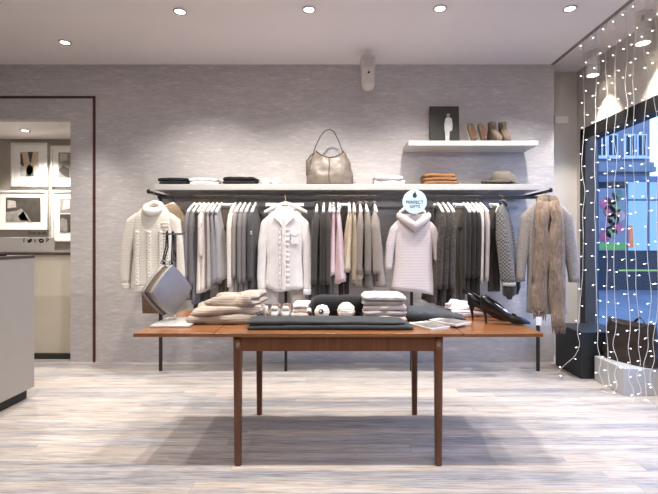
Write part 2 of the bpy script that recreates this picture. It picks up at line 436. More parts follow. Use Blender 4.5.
v = bx(2.49, 2.64, RYW-.03, RYW, 2.59, 2.67).build('wall_vent', M['white'], smooth=False, bevel=.006)
tag(v, 'small pale vent box high on the narrow wall beside the window', 'vent')

# ------------------------------------------------------------------ counters on the left
t = thing('counter', 'grey laminate shop counter at the left edge, dark base and top', 'counter', (-2.43, 3.57, 0))
bx(-1.0, 0, -1.7, 0, .085, 1.13).build('body', M['counter'], t, smooth=False)
bx(-.97, -.04, -1.67, -.03, 0, .085).build('plinth', M['dark'], t, smooth=False)
bx(-1.0, 0.004, -1.7, .004, 1.13, 1.154).build('worktop', M['top'], t, smooth=False, bevel=.003)
t = thing('rear_counter', 'cream back counter under the framed pictures in the passage', 'counter', (-3.4, 4.72, 0))
bx(-.95, .79, .02, .5, .06, 1.12).build('body', M['cream'], t, smooth=False)
bx(-.95, .79, .0, .5, 0, .055).build('plinth', M['dark'], t, smooth=False)
bx(-.95, .79, -.0, .52, 1.12, 1.15).build('worktop', M['top'], t, smooth=False, bevel=.003)
# social media panel
Y = 4.9
x0, x1 = wx(-6, Y), wx(54, Y); z1 = wz(237.5, Y)
t = thing('counter_sign', 'white counter panel with a row of black social media icons', 'sign', ((x0+x1)/2, Y, 1.15))
hw = (x1-x0)/2
bx(-hw, hw, 0, .012, 0, z1-1.15).build('panel', M['white'], t, smooth=False, bevel=.002)
bx(-hw, hw, .012, .09, 0, .012).build('foot', M['white'], t, smooth=False)
def ix(px): return wx(px, Y)-(x0+x1)/2
zi = wz(240.6, Y)-1.15
for ch, px in (('f', 24), ('t', 35), ('P', 47.5)): text_mesh(ch, .062, M['ink'], 'icon', t, (ix(px), -.0015, zi), bold=.0015)
r = .02
bird = [(-1.5,.5),(-.6,.25),(-.1,.5),(.1,1.0),(.7,1.15),(1.1,.8),(1.6,.95),(1.25,.45),(1.15,-.3),(.6,-1.0),(-.3,-1.3),(-1.5,-1.0),(-.8,-.75),(-1.3,-.4),(-.95,-.25),(-1.5,.1)]
MB().poly([(ix(29.8)+x*r, zi+z*r) for x, z in bird], -.003, 0).build('bird_icon', M['ink'], t, smooth=False)
MB().tube([(ix(41.5)+.02*math.cos(2*PI*k/20), -.002, zi+.018*math.sin(2*PI*k/20)) for k in range(20)], .009, 6, True).build('round_icon', M['ink'], t)
Y = 5.5
text_mesh('Find us on', .055, M['ink'], 'wall_lettering', None, (wx(37, Y), 5.508, wz(233, Y)))
tag(bpy.data.objects['wall_lettering'], 'small dark lettering on the passage wall above the icon panel', 'lettering')
# small black card holder on the counter
t = thing('card_machine', 'small black device lying on the left counter top', 'card machine', (-2.53, 3.33, 1.154))
bx(-.06, .03, -.04, .04, 0, .02).build('body', M['black'], t, bevel=.006)
bx(-.05, .0, -.03, .03, .02, .026).build('screen', M['frameblack'], t, bevel=.002)

# framed pictures
Y = 5.49
tones = [plain('print_dark', (70, 64, 58), .5, var=.3, vscale=9), plain('print_grey', (140, 134, 126), .5, var=.3, vscale=12), plain('print_light', (190, 182, 172), .5, var=.2, vscale=15), plain('print_skin', (206, 176, 150), .5), plain('print_green', (84, 96, 72), .6, var=.3)]
def frame(x0, x1, y0, y1, pics, label):
    X0, X1, Z0, Z1 = wx(x0, Y), wx(x1, Y), wz(y1, Y), wz(y0, Y)
    t = thing('framed_picture', label, 'picture', (X0, 5.51, Z0), 0, 'framed pictures in the passage'); w_, h = X1-X0, Z1-Z0
    bx(0, w_, -.035, 0, 0, .025).box(0, w_, -.035, 0, h-.025, h).box(0, .025, -.035, 0, .025, h-.025).box(w_-.025, w_, -.035, 0, .025, h-.025).build('frame', M['white'], t, smooth=False, bevel=.002)
    bx(.025, w_-.025, -.02, -.004, .025, h-.025).build('mount', M['matboard'], t, smooth=False)
    for (a, b, c, d, mat, shapes) in pics:
        A, B, C_, D = wx(a, Y)-X0, wx(b, Y)-X0, wz(d, Y)-Z0, wz(c, Y)-Z0
        p = bx(A, B, -.023, -.02, C_, D).build('print', tones[mat], t, smooth=False)
        for (mt, pts) in shapes:
            MB().poly([(A+(B-A)*u, C_+(D-C_)*v) for u, v in pts], -.0245, -.023).build('print_figure', tones[mt], p, smooth=False)
frame(11.5, 48, 142.8, 186.5, [(20.6, 38.6, 152, 176.5, 2, [(3, [(.1,1),(.35,1),(.55,.35),(.75,1),(.95,1),(.7,.2),(.5,0),(.3,.2)]), (4, [(.3,.0),(.75,.0),(.7,.4),(.5,.5),(.35,.4)]), (0, [(.4,1),(.7,1),(.56,.5)]), (0, [(0,.5),(.2,.4),(.1,.9),(0,1)])])], 'white framed picture with a green and skin toned figure, upper left')
frame(51, 88, 145.8, 186.5, [(58.6, 80, 152.5, 177.7, 1, [(0, [(0,.3),(.2,.1),(.5,0),(.5,.35),(.2,.5)]), (2, [(.05,.6),(.4,.7),(.4,.95),(.1,.95)])])], 'white framed grey photograph at upper right, partly behind the wall edge')
frame(-4, 48, 190.5, 230, [(6, 40.7, 197.5, 221.8, 0, [(1, [(.0,.0),(.75,.0),(.6,.3),(.45,.55),(.3,.45),(0,.4)]), (2, [(.05,.55),(.3,.6),(.28,.85),(.05,.9)]), (2, [(.35,.2),(.5,.45),(.65,.05),(.45,.05)])])], 'white framed black and white photograph of a lying figure, lower left')
frame(52.2, 88, 190.5, 241.5, [(60, 80, 198.4, 213, 1, [(2, [(.1,.2),(.5,.3),(.5,.9),(.2,.9)])]), (60, 80, 214.2, 232.4, 0, [(1, [(0,0),(.4,0),(.35,.7),(.1,.8),(0,.6)])])], 'white framed picture holding two stacked grey photographs, lower right')

# ------------------------------------------------------------------ display table
ZT = .755; TB, TF = 3.26, 2.43
t = thing('display_table', 'reddish teak draw leaf table standing in the middle of the shop floor', 'table', (.029, 2.845, 0))
hx, hd = 1.136, (TB-TF)/2
bx(-.69, .69, -hd, hd, ZT-.022, ZT).build('tabletop', M['wood'], t, smooth=False, bevel=.003)
for s in (-1, 1):
    MB().box(*(sorted((s*.694, s*hx))), -hd, hd, ZT-.022, ZT).build('leaf', M['wood'], t, smooth=False, bevel=.003)
a = .59
bx(-a+.04, a-.04, -hd+.035, -hd+.06, ZT-.108, ZT-.022).build('apron', M['wood_leg'], t, smooth=False)
bx(-a+.04, a-.04, hd-.06, hd-.035, ZT-.108, ZT-.022).build('apron', M['wood_leg'], t, smooth=False)
for s in (-1, 1):
    bx(s*(a-.03)-.012, s*(a-.03)+.012, -hd+.06, hd-.06, ZT-.108, ZT-.022).build('apron', M['wood_leg'], t, smooth=False)
    for q in (-1, 1):
        cx, cy = s*(a-.024), q*(hd-.052)
        rs = []
        for r, z in ((.016, 0), (.019, .004), (.0245, ZT-.13), (.0245, ZT-.022)):
            rs.append([(cx+r*math.copysign(abs(math.cos(v))**.6, math.cos(v)), cy+r*math.copysign(abs(math.sin(v))**.6, math.sin(v)), z) for v in [2*PI*j/20 for j in range(20)]])
        MB().rings(rs).build('leg', M['wood_leg'], t)
    for q in (-.25, .25):
        bx(*(sorted((s*.60, s*.95))), q-.02, q+.02, ZT-.05, ZT-.022).build('leaf_runner', M['wood_leg'], t, smooth=False)

# ------------------------------------------------------------------ shelves
t = bx(-1.737, 2.018, 4.262, WY, 1.765, 1.823).build('wall_shelf', M['shelf'], smooth=False, bevel=.004)
tag(t, 'long white floating shelf above the clothes rail', 'shelf')
t = bx(.735, 2.005, 4.285, WY, 2.20, 2.25).build('wall_shelf', M['shelf'], smooth=False, bevel=.004)
tag(t, 'short white floating shelf carrying the poster and shoes', 'shelf')
SZ1, SZ2 = 1.823, 2.25

# ------------------------------------------------------------------ clothes rail
RY, RZ = 4.29, 1.695
t = thing('clothes_rail', 'long dark metal clothes rail on four posts along the back wall', 'clothes rail', (.16, RY, 0))
bx(-1.87, 1.87, -.013, .013, RZ-.013, RZ+.013).build('rail_bar', M['rail'], t, smooth=False)
for x in (-1.684, -.46, .767, 2.003):
    bx(x-.16-.013, x-.16+.013, -.013, .013, 0, RZ-.0135).build('post', M['rail'], t, smooth=False)
for x, yt in ((-1.694, 4.03), (1.95, 3.93)):
    MB().box(x-.16-.012, x-.16+.012, yt-RY, WY-RY, RZ+.014, RZ+.036).build('face_out_arm', M['rail'], t, smooth=False)
    MB().ell((x-.16, yt-RY, RZ+.03), (.018, .012, .022), 10, 8).build('end_stop', M['rail'], t)
# ------------------------------------------------------------------ garments
def loft(rows, n=30, m=26, rip=.0, k=5, seed=0, e=.75, hem=None, nz=.0, ripx=0):
    """rows: (z, half width, half thickness, cx, cy); returns rings from top to bottom, with hanging folds"""
    zs = [r[0] for r in rows]; z0, z1 = zs[0], zs[-1]; out = []
    rng = random.Random(seed); ph = [rng.uniform(0, 6.28) for _ in range(4)]
    for i in range(m+1):
        u = i/m; u = u**1.25
        z = z0+(z1-z0)*u
        for a, b in zip(rows, rows[1:]):
            if a[0] >= z >= b[0]-1e-9:
                t = (a[0]-z)/max(1e-6, a[0]-b[0]); p = [a[q]+(b[q]-a[q])*t for q in range(5)]; break
        else: p = rows[-1]
        ring = []
        for j in range(n):
            th = 2*PI*j/n; c, s = math.cos(th), math.sin(th)
            x = p[1]*math.copysign(abs(c)**e, c); y = p[2]*math.copysign(abs(s)**e, s)
            g = u*rip*(math.sin(k*th+ph[0]+1.2*u)+.6*math.sin((k*2+1)*th+ph[1]-u))
            y += g*(1 if s > 0 else -1)*.5+g*.5; x += ripx*u*math.sin(3*th+ph[2])
            zz = z
            if hem: zz = z+hem(c, s)*u**2
            if nz:
                d = noise.noise_vector(Vector((x*7+seed, y*7, z*5)))*nz; x += d.x; y += d.y
            ring.append((x+p[3], y+p[4], zz))
        out.append(ring)
    return out

# hanger prototype: origin on the rail
def make_hanger(mat=None):
    t = thing('clothes_hanger', 'x', 'hanger', (0, RY, RZ), PI/2)
    pts = [(0, .0235*math.sin(a), .0235*math.cos(a)-.003) for a in [math.radians(v) for v in range(-120, 151, 18)]]
    pts += [(0, .006, -.032), (0, 0, -.05), (0, 0, -.065)]
    MB().tube(pts, .0028, 6).build('hook', M['brass'], t)
    rs = []
    for i in range(21):
        u = -1+2*i/20; x = .205*u; z = -.066-.085*abs(u)**1.3; h = .02-.003*abs(u); th = .009+.006*abs(u)
        rs.append([(x, th*math.cos(a), z+h*math.sin(a)) for a in [2*PI*j/10 for j in range(10)]])
    MB().rings(rs).build('shoulder_bar', mat or M['hanger'], t)
    return t
HP = make_hanger(); used = [False]
def hanger(X, label, group, rz=PI/2, Y=RY):
    o = copy_tree(HP) if used[0] else HP; used[0] = True
    o.location = (X, Y, RZ); o.rotation_euler = (0, 0, rz); o['label'] = label; o['group'] = group
    return o

def hz(py, Y=4.12): return wz(py, Y)
def side_top(px, hem_y, col, kind, label, group, t=.024, th=.03, sleeve=.6, slant=0, lean=0, k=5, rip=.008, name='hanging_top', cat='top', collar=False, w=.2, flare=0):
    X = wx(px, 4.10); zt = 1.622; zb = hz(hem_y); L = zt-zb
    o = thing(name, label, cat, (X, RY, zb), PI/2+random.uniform(-.05, .05), group); mat = fabric(col, kind); sd = int(px*10)
    rows = [(L-.005, .05, .009, 0, 0), (L-.04, .12, .012, 0, 0), (L-.09, w-.012, .015, 0, 0), (L-.13, w+.003, t, 0, 0), (L*.5, w-.01, (t+th)/2, 0, lean*.4), (0, w+flare, th, 0, lean)]
    MB().rings(loft(rows, 30, 24, rip, k, sd, .8, (lambda c, s: slant*c+.012*math.sin(5*c+sd)+abs(slant)*.35*math.sin(4*c+2*s)) if slant else None)).build('body', mat, o)
    if sleeve:
        for s in (-1, 1):
            rows = [(L-.075, .012, .012, s*(w-.02), 0), (L-.105, .03, .02, s*(w-.005), .004), (L-.2, .046, t*1.02, s*(w+.008), .006), (L-.38, .04, t*.95, s*(w+.012), .008+lean*.3), (L-sleeve, .032, t*.8, s*(w+.004), .01+lean*.4)]
            MB().rings(loft(rows, 16, 16, .004, 3, sd+s, .85)).build('sleeve', mat, o)
    if collar:
        MB().tube([(.06*math.cos(a), .016*math.sin(a), L+.008-.014*math.cos(a)) for a in [2*PI*q/16 for q in range(16)]], .010, 8, True).build('collar', mat, o)
    return o
def side_trousers(px, hem_y, col, kind, label, group, rz=.6, w=.085, t=.03, k=4):
    X = wx(px, 4.22); zb = hz(hem_y, 4.2); zt = 1.605; L = zt-zb
    o = thing('hanging_trousers', label, 'trousers', (X, 4.25, zb), rz, group); mat = fabric(col, kind); sd = int(px*10)
    rows = [(L, w*.92, t*.5, 0, 0), (L-.05, w, t*.7, 0, 0), (L-.22, w*1.05, t, 0, 0)]
    MB().rings(loft(rows, 28, 10, .004, k, sd, .8)).build('seat', mat, o)
    for s in (-1, 1):
        rows = [(L-.2, w*.52, t*.95, s*w*.5, 0), (L*.4, w*.48, t*.85, s*w*.52, 0), (0, w*.46, t*.8, s*w*.54, 0)]
        MB().rings(loft(rows, 20, 16, .006, 3, sd+s, .7)).build('leg', mat, o)
    MB().rings(loft([(L+.006, w*.9, t*.48, 0, 0), (L-.03, w*.98, t*.64, 0, 0)], 28, 3, 0, 3, sd, .8)).build('waistband', mat, o)
    # clip bar hanger in front of the waist
    h = thing('clip_hanger', 'white clip hanger holding the '+label.replace(' hanging', ''), 'hanger', (X, RY, RZ), rz, group+' clip hangers')
    pts = [(0, .0235*math.sin(a), .0235*math.cos(a)-.003) for a in [math.radians(v) for v in range(-120, 151, 18)]]+[(0, .006, -.032), (0, -.0, -.05), (0, -.03, -.07)]
    MB().tube(pts, .0028, 6).build('hook', M['brass'], h, rot=(0, 0, PI/2-rz))
    bx(-w*1.12, w*1.12, -.052, -.036, -.085, -.062).build('bar', M['hanger'], h, bevel=.004)
    for s in (-1, 1): bx(s*w*.8-.012, s*w*.8+.012, -.054, -.03, -.112, -.07).build('clip', M['chrome'], h, bevel=.002)
    return o

GREY, LGREY, CREAM, PCREAM, OLIVE = (130,127,128), (172,169,172), (236,227,216), (226,213,206), (86,79,70)
CHAR, DCHAR, PINK, BEIGE, TAUPE = (74,68,64), (58,54,51), (216,190,192), (206,190,168), (142,130,120)
gA = 'tops in the bunch left of the white blouse'; gB = 'tops in the bunch between the white blouse and the pink sweater'; gC = 'tops in the bunch right of the pink sweater'
whA, whB, whC = 'left of the white blouse', 'between blouse and pink sweater', 'right of the pink sweater'
A = [ # px, hem, colour, kind, description, options
 (188.5, 300, GREY, 'knit', 'mid grey knitted cardigan with long sleeves', dict(sleeve=.72)),
 (193.6, 304, (116,112,114), 'knit', 'slightly darker grey knitted top', dict(sleeve=.78)),
 (198.6, 293, CREAM, 'weave', 'cream white long sleeved top', dict(sleeve=.0, t=.022)),
 (203.2, 291, PCREAM, 'weave', 'pinkish cream top', dict(sleeve=.5, t=.022)),
 (207.8, 284, (182,174,172), 'weave', 'pale grey draped top with pointed hem', dict(sleeve=0, slant=.05, th=.03, lean=-.01)),
 (212.0, 276, (150,148,152), 'weave', 'blue grey draped top with uneven hem', dict(sleeve=0, slant=.07, th=.045, lean=-.03, rip=.015)),
 (216.8, 274, LGREY, 'weave', 'light grey wide draped top with slanting hem', dict(sleeve=0, slant=.09, th=.058, lean=-.06, rip=.028)),
 (231.0, 293, CREAM, 'knit', 'long cream knitted cardigan', dict(sleeve=.78, t=.028)),
 (236.4, 296, (150,142,136), 'weave', 'taupe grey long sleeved shirt', dict(sleeve=.7)),
 (241.3, 298, (132,128,126), 'weave', 'stone grey long shirt', dict(sleeve=.75)),
 (246.3, 297, (122,118,118), 'weave', 'mid grey long cardigan', dict(sleeve=.74)),
 (252.2, 299, (84,82,83), 'tweed', 'charcoal tweed top with a pale flower pin', dict(sleeve=.72)),
]
B = [
 (316.5, 305, CHAR, 'tweed', 'charcoal wool coat, leftmost of three', dict(sleeve=.76, t=.034, th=.046, lean=.035, collar=True)),
 (323.5, 307, DCHAR, 'tweed', 'near black wool coat, middle of three', dict(sleeve=.76, t=.032, th=.044, lean=.01)),
 (330.0, 306, CHAR, 'tweed', 'charcoal wool coat, rightmost of three', dict(sleeve=.76, t=.026)),
 (333.8, 272, PINK, 'weave', 'pale pink draped top with straight hem', dict(sleeve=0, slant=.04, th=.045, rip=.026, lean=.015)),
 (338.6, 275, (222,198,202), 'weave', 'pale pink draped top with a long point', dict(sleeve=0, slant=.09, th=.05, rip=.03, lean=-.03)),
 (349.6, 268, BEIGE, 'weave', 'beige draped top with straight hem', dict(sleeve=0, slant=.03, th=.046, rip=.026, lean=.025)),
 (354.6, 272, (198,184,164), 'weave', 'beige draped top with slanting point', dict(sleeve=0, slant=.09, th=.056, rip=.03, lean=-.045)),
 (361.0, 287, TAUPE, 'tweed', 'taupe wool jacket with slim sleeves', dict(sleeve=.66, t=.032, th=.044, lean=.015, collar=True)),
 (367.2, 289, (134,124,116), 'tweed', 'darker taupe wool jacket', dict(sleeve=.66, t=.034, th=.048, collar=True, lean=-.02)),
 (376.2, 287, (150,139,129), 'tweed', 'light taupe wool jacket with dark cuff buttons', dict(sleeve=.66, t=.044, th=.066, collar=True, lean=-.05)),
]
Cg = [
 (442.5, 303, (78,71,66), 'fuzzy', 'shaggy charcoal knit, first of three', dict(sleeve=.8, t=.034, th=.046, lean=.085)),
 (448.0, 306, (68,62,58), 'fuzzy', 'shaggy charcoal knit, middle of three', dict(sleeve=.8, t=.032, th=.044, lean=.04)),
 (453.2, 304, (82,75,70), 'fuzzy', 'shaggy charcoal knit, last of three', dict(sleeve=.8, t=.032, th=.044, lean=-.01)),
 (469.3, 294, (48,44,42), 'weave', 'black long top next to the pleated trousers', dict(sleeve=.7)),
 (473.6, 291, (42,39,38), 'weave', 'black long top in the middle', dict(sleeve=.7)),
 (478.0, 296, (50,46,43), 'weave', 'black long top next to the pale tops', dict(sleeve=.7)),
 (482.4, 284, (196,186,180), 'weave', 'pale stone thin top', dict(sleeve=.74, t=.018, th=.02)),
 (487.0, 282, (172,162,158), 'weave', 'pale taupe thin top', dict(sleeve=.72, t=.02, th=.02)),
]
def flower(o, z):
    rs = MB()
    for q in range(5): rs.ell((-.245, .0+.012*math.cos(q*1.256), z+.014*math.sin(q*1.256)), (.006, .009, .009), 8, 6)
    rs.build('flower_pin', fabric((190,184,180)), o)
for lst, g, wh in ((A, gA, whA), (B, gB, whB), (Cg, gC, whC)):
    for i, (px, hy, c, kd, ds, op) in enumerate(lst):
        ct = next(q for q in ('coat', 'jacket', 'cardigan', 'shirt', 'knit', 'blouse') if q in ds.replace('top', 'blouse')); nm = {'knit': 'knitted_sweater', 'coat': 'wool_coat', 'jacket': 'wool_jacket'}.get(ct, ct)
        o = side_top(px, hy, c, kd, ds+(', ' if ',' in ds else ' ')+wh, g, name=nm, cat={'knit': 'sweater'}.get(ct, ct), **op)
        hanger(wx(px, 4.10), 'white hanger under the '+ds.split(',')[0].split(' with ')[0].replace(' next to the', ' by the').replace(' long', '')+', '+ORD[i]+' '+wh, 'hangers '+wh)
        if 'pin' in ds: flower(o, .62)
        if 'cuff buttons' in ds:
            bt = MB()
            for q in range(4): bt.ell((-.232, -.012, .07+.022*q), (.006, .009, .009), 8, 6)
            bt.build('cuff_buttons', M['black'], o)
side_trousers(224.5, 318, OLIVE, 'weave', 'dark olive trousers hanging among grey and cream tops', gA, .25, .066)
side_trousers(201, 330, (84,80,78), 'weave', 'long charcoal trousers hanging behind the pale tops left of the blouse', gA, .5, .08)
side_trousers(344, 298, (50,47,46), 'weave', 'dark trousers hanging between pink and beige tops', gB, .2, .05)
side_trousers(459.5, 300, (92,85,79), 'tweed', 'grey brown pleated trousers hanging between shaggy knits and black tops', gC, .15, .06, .034, 7)
side_trousers(495, 292, (80,74,70), 'weave', 'dark brown trousers hanging beside the checked jacket', gC, .3, .062)
side_trousers(432, 303, (52,49,48), 'weave', 'dark trousers hanging half behind the pink sweater', gC, 1.2, .05)

# checked jacket, turned towards the window
o = thing('hanging_jacket', 'black and white checked jacket with long sleeves, last garment before the grey coat', 'jacket', (wx(504, 4.2), 4.22, .78), PI/2-.52, gC)
ck = fabric((112,108,106), 'check'); dk = fabric((58,52,50), 'weave')
L = .84
MB().rings(loft([(L+.004, .06, .014, 0, 0), (L-.05, .18, .022, 0, 0), (L-.1, .195, .038, 0, 0), (L*.5, .18, .055, 0, -.03), (.12, .2, .065, 0, -.06)], 32, 22, .012, 5, 5)).build('body', ck, o)
MB().rings(loft([(.14, .19, .055, 0, -.058), (-.02, .185, .05, 0, -.062)], 30, 8, .008, 5, 5)).build('hem_lining', dk, o)
for s in (-1, 1):
    MB().rings(loft([(L-.035, .015, .02, s*.17, 0), (L-.08, .04, .034, s*.19, 0), (L-.3, .06, .056, s*.215, -.025), (.2, .066, .062, s*.225, -.07), (.10, .06, .056, s*.225, -.08)], 18, 16, .005, 3, s+3)).build('sleeve', ck, o)
    MB().rings(loft([(.115, .064, .06, s*.225, -.08), (.085, .062, .058, s*.225, -.082)], 18, 3, 0, 3, s)).build('cuff_band', fabric((176,172,170), 'knit'), o)
    MB().rings(loft([(.09, .05, .046, s*.225, -.082), (.03, .052, .044, s*.225, -.085), (-.04, .022, .018, s*.225, -.09)], 18, 8, .004, 3, s)).build('cuff', dk, o)
MB().tube([(.07*math.cos(a), .026*math.sin(a), L+.012-.02*math.cos(a)) for a in [2*PI*q/18 for q in range(18)]], .014, 8, True).build('collar', ck, o)
hanger(wx(504, 4.2), 'white hanger under the checked jacket', 'hangers '+whC, PI/2-.52)

# ------------------------------------------------------------------ front facing garments
def front_hang(X, Y, label, col=None, group='hangers of the front facing garments'):
    return hanger(X, label, group, 0, Y)

# cream cable cardigan on the left face-out arm
Y0 = 4.06; X0 = wx(154, Y0); zb = wz(291, Y0); zt = wz(205.5, Y0); L = zt-zb
o = thing('cable_cardigan', 'cream cable knit cardigan with roll collar hanging at the left end of the rail', 'cardigan', (X0, Y0, zb), .06)
cm = fabric((226,219,207), 'knit'); W = .178
rows = [(L-.02, .07, .035, 0, 0), (L-.05, .13, .05, 0, 0), (L-.10, W, .065, 0, 0), (L-.2, W+.005, .075, 0, 0), (L*.4, W, .075, 0, 0), (.045, W+.008, .08, 0, 0)]
MB().rings(loft(rows, 40, 26, .006, 6, 2, .7)).build('body', cm, o)
MB().rings(loft([(.055, W+.01, .082, 0, 0), (0, W, .078, 0, 0)], 40, 5, .004, 18, 2, .7)).build('ribbed_hem', cm, o)
for s in (-1, 1):
    rows = [(L-.07, .03, .035, s*(W-.05), 0), (L-.13, .06, .05, s*(W-.0), 0), (L*.55, .05, .05, s*(W+.055), .0), (.16, .042, .045, s*(W+.075), 0), (.07, .032, .036, s*(W+.07), -.005)]
    MB().rings(loft(rows, 22, 20, .004, 4, 3+s)).build('sleeve', cm, o)
    MB().rings(loft([(.075, .036, .04, s*(W+.07), -.005), (.02, .033, .038, s*(W+.066), -.005)], 22, 3, .003, 9, s)).build('cuff', cm, o)
for x, a in ((-.02, .016), (.085, .014), (-.125, .014)):
    cb = MB()
    for q in range(3):
        cb.tube([(x+a*math.sin(2*PI*(i/9+q/3)), -.083-.007*math.cos(4*PI*(i/9+q/3)), .06+i*(L-.30)/44) for i in range(45)], .0095, 7)
    cb.build('cable_braid', cm, o)
bp = MB()
for i in range(16):
    bp.tube([(.115+.05*math.cos(v)*.9, -.082+.02*abs(math.cos(v)), L-.17-i*.028+.004*math.sin(v)) for v in [PI*.15+PI*.7*q/6 for q in range(7)]], .006, 6)
bp.build('rib_panel', cm, o)
cr = []
for q in range(28):
    a = 2*PI*q/28; c, s = math.cos(a), math.sin(a)
    C0 = Vector((.072*c, -.02+.06*s, L-.025+.042*s)); rad = Vector((c, s*.9, 0)).normalized()
    cr.append([C0+rad*(.026*math.cos(v))+Vector((0, -.012*max(0, -s), .034*math.sin(v))) for v in [2*PI*j/12 for j in range(12)]])
MB().rings(cr, False, True).build('roll_collar', fabric((232,226,216), 'knit'), o)
front_hang(X0, Y0+.0, 'white hanger inside the cream cable cardigan').scale = (.62, 1, 1)
# brown garment behind it
o = thing('hanging_skirt', 'brown wool skirt hanging behind the cream cardigan, only its hem showing', 'skirt', (wx(151.5, 4.2), 4.2, wz(313, 4.2)))
MB().rings(loft([(.8, .1, .02, 0, 0), (.5, .11, .03, 0, 0), (0, .085, .03, 0, 0)], 30, 16, .006, 5, 8)).build('skirt_body', fabric((112,88,72), 'tweed'), o)
MB().rings(loft([(.83, .1, .021, 0, 0), (.795, .101, .022, 0, 0)], 30, 3)).build('waistband', fabric((98,76,62), 'weave'), o)
o = thing('hanging_cardigan', 'tan cardigan with pinkish flower trim, between cream cardigan and grey tops', 'cardigan', (wx(171.5, 4.24), 4.26, wz(268, 4.24)), PI/2-.5)
tn = fabric((176,152,124), 'knit')
MB().rings(loft([(.62, .05, .012, 0, 0), (.57, .12, .022, 0, 0), (.3, .13, .03, 0, 0), (0, .13, .03, 0, 0)], 28, 16, .006, 5, 9)).build('body', tn, o)
for s in (-1, 1): MB().rings(loft([(.575, .02, .018, s*.11, 0), (.5, .034, .024, s*.135, 0), (.1, .028, .022, s*.14, 0)], 16, 10, .003, 3, s)).build('sleeve', tn, o)
fl = MB()
for q in range(7): fl.ell((-.12-.012*math.sin(q*2.2), -.035-.008*math.cos(q*2), .57-.02*q), (.02, .014, .014), 10, 8, nz=.4, ns=40, seed=q)
fl.build('flower_trim', fabric((214,182,172)), o)
hanger(wx(171.5, 4.24), 'white hanger under the tan cardigan at the left end', 'hangers of the front facing garments', PI/2-.5)

# white trousers and white blouse in the middle
Y0 = 4.24; X0 = wx(284.5, Y0); zb = wz(304, Y0)
o = thing('hanging_trousers', 'white wide trousers hanging under and behind the white blouse', 'trousers', (X0, Y0+.03, zb)); wm = fabric((220,214,210), 'weave'); L = 1.6-zb
MB().rings(loft([(L, .15, .02, 0, 0), (L-.25, .185, .03, 0, 0), (L-.34, .19, .03, 0, 0)], 30, 8, .003, 5, 2)).build('seat', wm, o)
for s in (-1, 1): MB().rings(loft([(L-.32, .095, .03, s*.1, 0), (L*.4, .085, .03, s*.125, 0), (0, .078, .03, s*.145, 0)], 24, 16, .006, 4, s+8)).build('leg', wm, o)
MB().rings(loft([(L+.01, .15, .022, 0, 0), (L-.035, .155, .024, 0, 0)], 30, 3)).build('waistband', wm, o)
h = thing('clip_hanger', 'straight white bar hanger above the white blouse shoulders', 'hanger', (X0, RY, RZ))
MB().tube([(0, .0235*math.sin(a), .0235*math.cos(a)-.003) for a in [math.radians(v) for v in range(-120, 151, 18)]]+[(0, .0, -.035), (0, -.02, -.06)], .0028, 6).build('hook', M['brass'], h)
bx(-.185, .185, -.045, -.015, -.092, -.058).build('bar', M['hanger'], h, bevel=.006)
for s in (-1, 1): bx(s*.15-.014, s*.15+.014, -.048, -.01, -.125, -.085).build('clip', M['chrome'], h, bevel=.003)

Y0 = 4.13; X0 = wx(284.8, Y0); zb = wz(289, Y0); zt = wz(209, Y0); L = zt-zb
o = thing('white_blouse', 'white button blouse with pointed collar and chest pocket hanging facing the front', 'blouse', (X0, Y0, zb)); wm = fabric((226,221,219), 'weave'); W = .177
rows = [(L, .06, .025, 0, 0), (L-.03, .11, .04, 0, 0), (L-.085, W-.005, .055, 0, 0), (L-.2, W, .06, 0, 0), (L*.35, W-.012, .06, 0, 0), (0, W+.008, .065, 0, 0)]
MB().rings(loft(rows, 44, 26, .010, 7, 4, .7, lambda c, s: .035*(abs(c)-.5)+.01*math.sin(6*c))).build('body', wm, o)
for s in (-1, 1):
    rows = [(L-.06, .025, .03, s*(W-.05), 0), (L-.12, .05, .045, s*(W-.005), 0), (L*.55, .045, .045, s*(W+.03), 0), (.12, .04, .04, s*(W+.042), -.005), (-.02, .036, .036, s*(W+.036), -.012)]
    MB().rings(loft(rows, 22, 20, .007, 4, 7+s)).build('sleeve', wm, o)
    MB().rings(loft([(0, .039, .039, s*(W+.037), -.012), (-.05, .037, .037, s*(W+.034), -.014)], 22, 3, .0, 4, s)).build('cuff', wm, o)
    # collar wing
    p = [(s*.035, L+.035), (s*.085, L-.01), (s*.10, L-.08), (s*.055, L-.12), (s*.01, L-.17), (s*.015, L-.14)]
    MB().rings([[(x, -.066-.012*(L-z)/.12, z) for x, z in p], [(x, -.052-.012*(L-z)/.12, z) for x, z in p]]).build('collar', wm, o, smooth=False, bevel=.003)
bx(-.016, .016, -.078, -.066, .0, L-.17).build('placket', wm, o, smooth=False, bevel=.003)
rf = MB()
for s in (-1, 1):
    rs = []
    for i in range(60):
        z = .01+i*(L-.2)/59; a = .006*math.sin(i*1.25+s)+.004*math.sin(i*.37)
        rs.append([(s*.02-.012, -.072+a*.3, z), (s*.02+s*.028+.004, -.08+a, z), (s*.02+s*.028+.004, -.075+a, z), (s*.02-.012, -.066+a*.3, z)])
    rf.rings(rs)
rf.build('ruffle', fabric((228,218,214), 'weave'), o)
bt = MB()
for i in range(6): bt.disc((0, -.082, .06+i*.09), .006, 'y', 12, .004)
bt.build('button', fabric((214,206,204)), o, smooth=False)
bx(.06, .135, -.07, -.06, L-.33, L-.22).build('pocket', wm, o, smooth=False, bevel=.004)
MB().poly([(.055, L-.215), (.14, L-.215), (.14, L-.235), (.098, L-.26), (.055, L-.235)], -.074, -.062).build('pocket_flap', wm, o, smooth=False, bevel=.002)
MB().rings(loft([(L+.02, .05, .022, 0, .012), (L-.03, .055, .022, 0, .01)], 20, 3)).build('collar_stand', wm, o)
front_hang(X0, 4.2, 'white shaped hanger inside the white blouse')

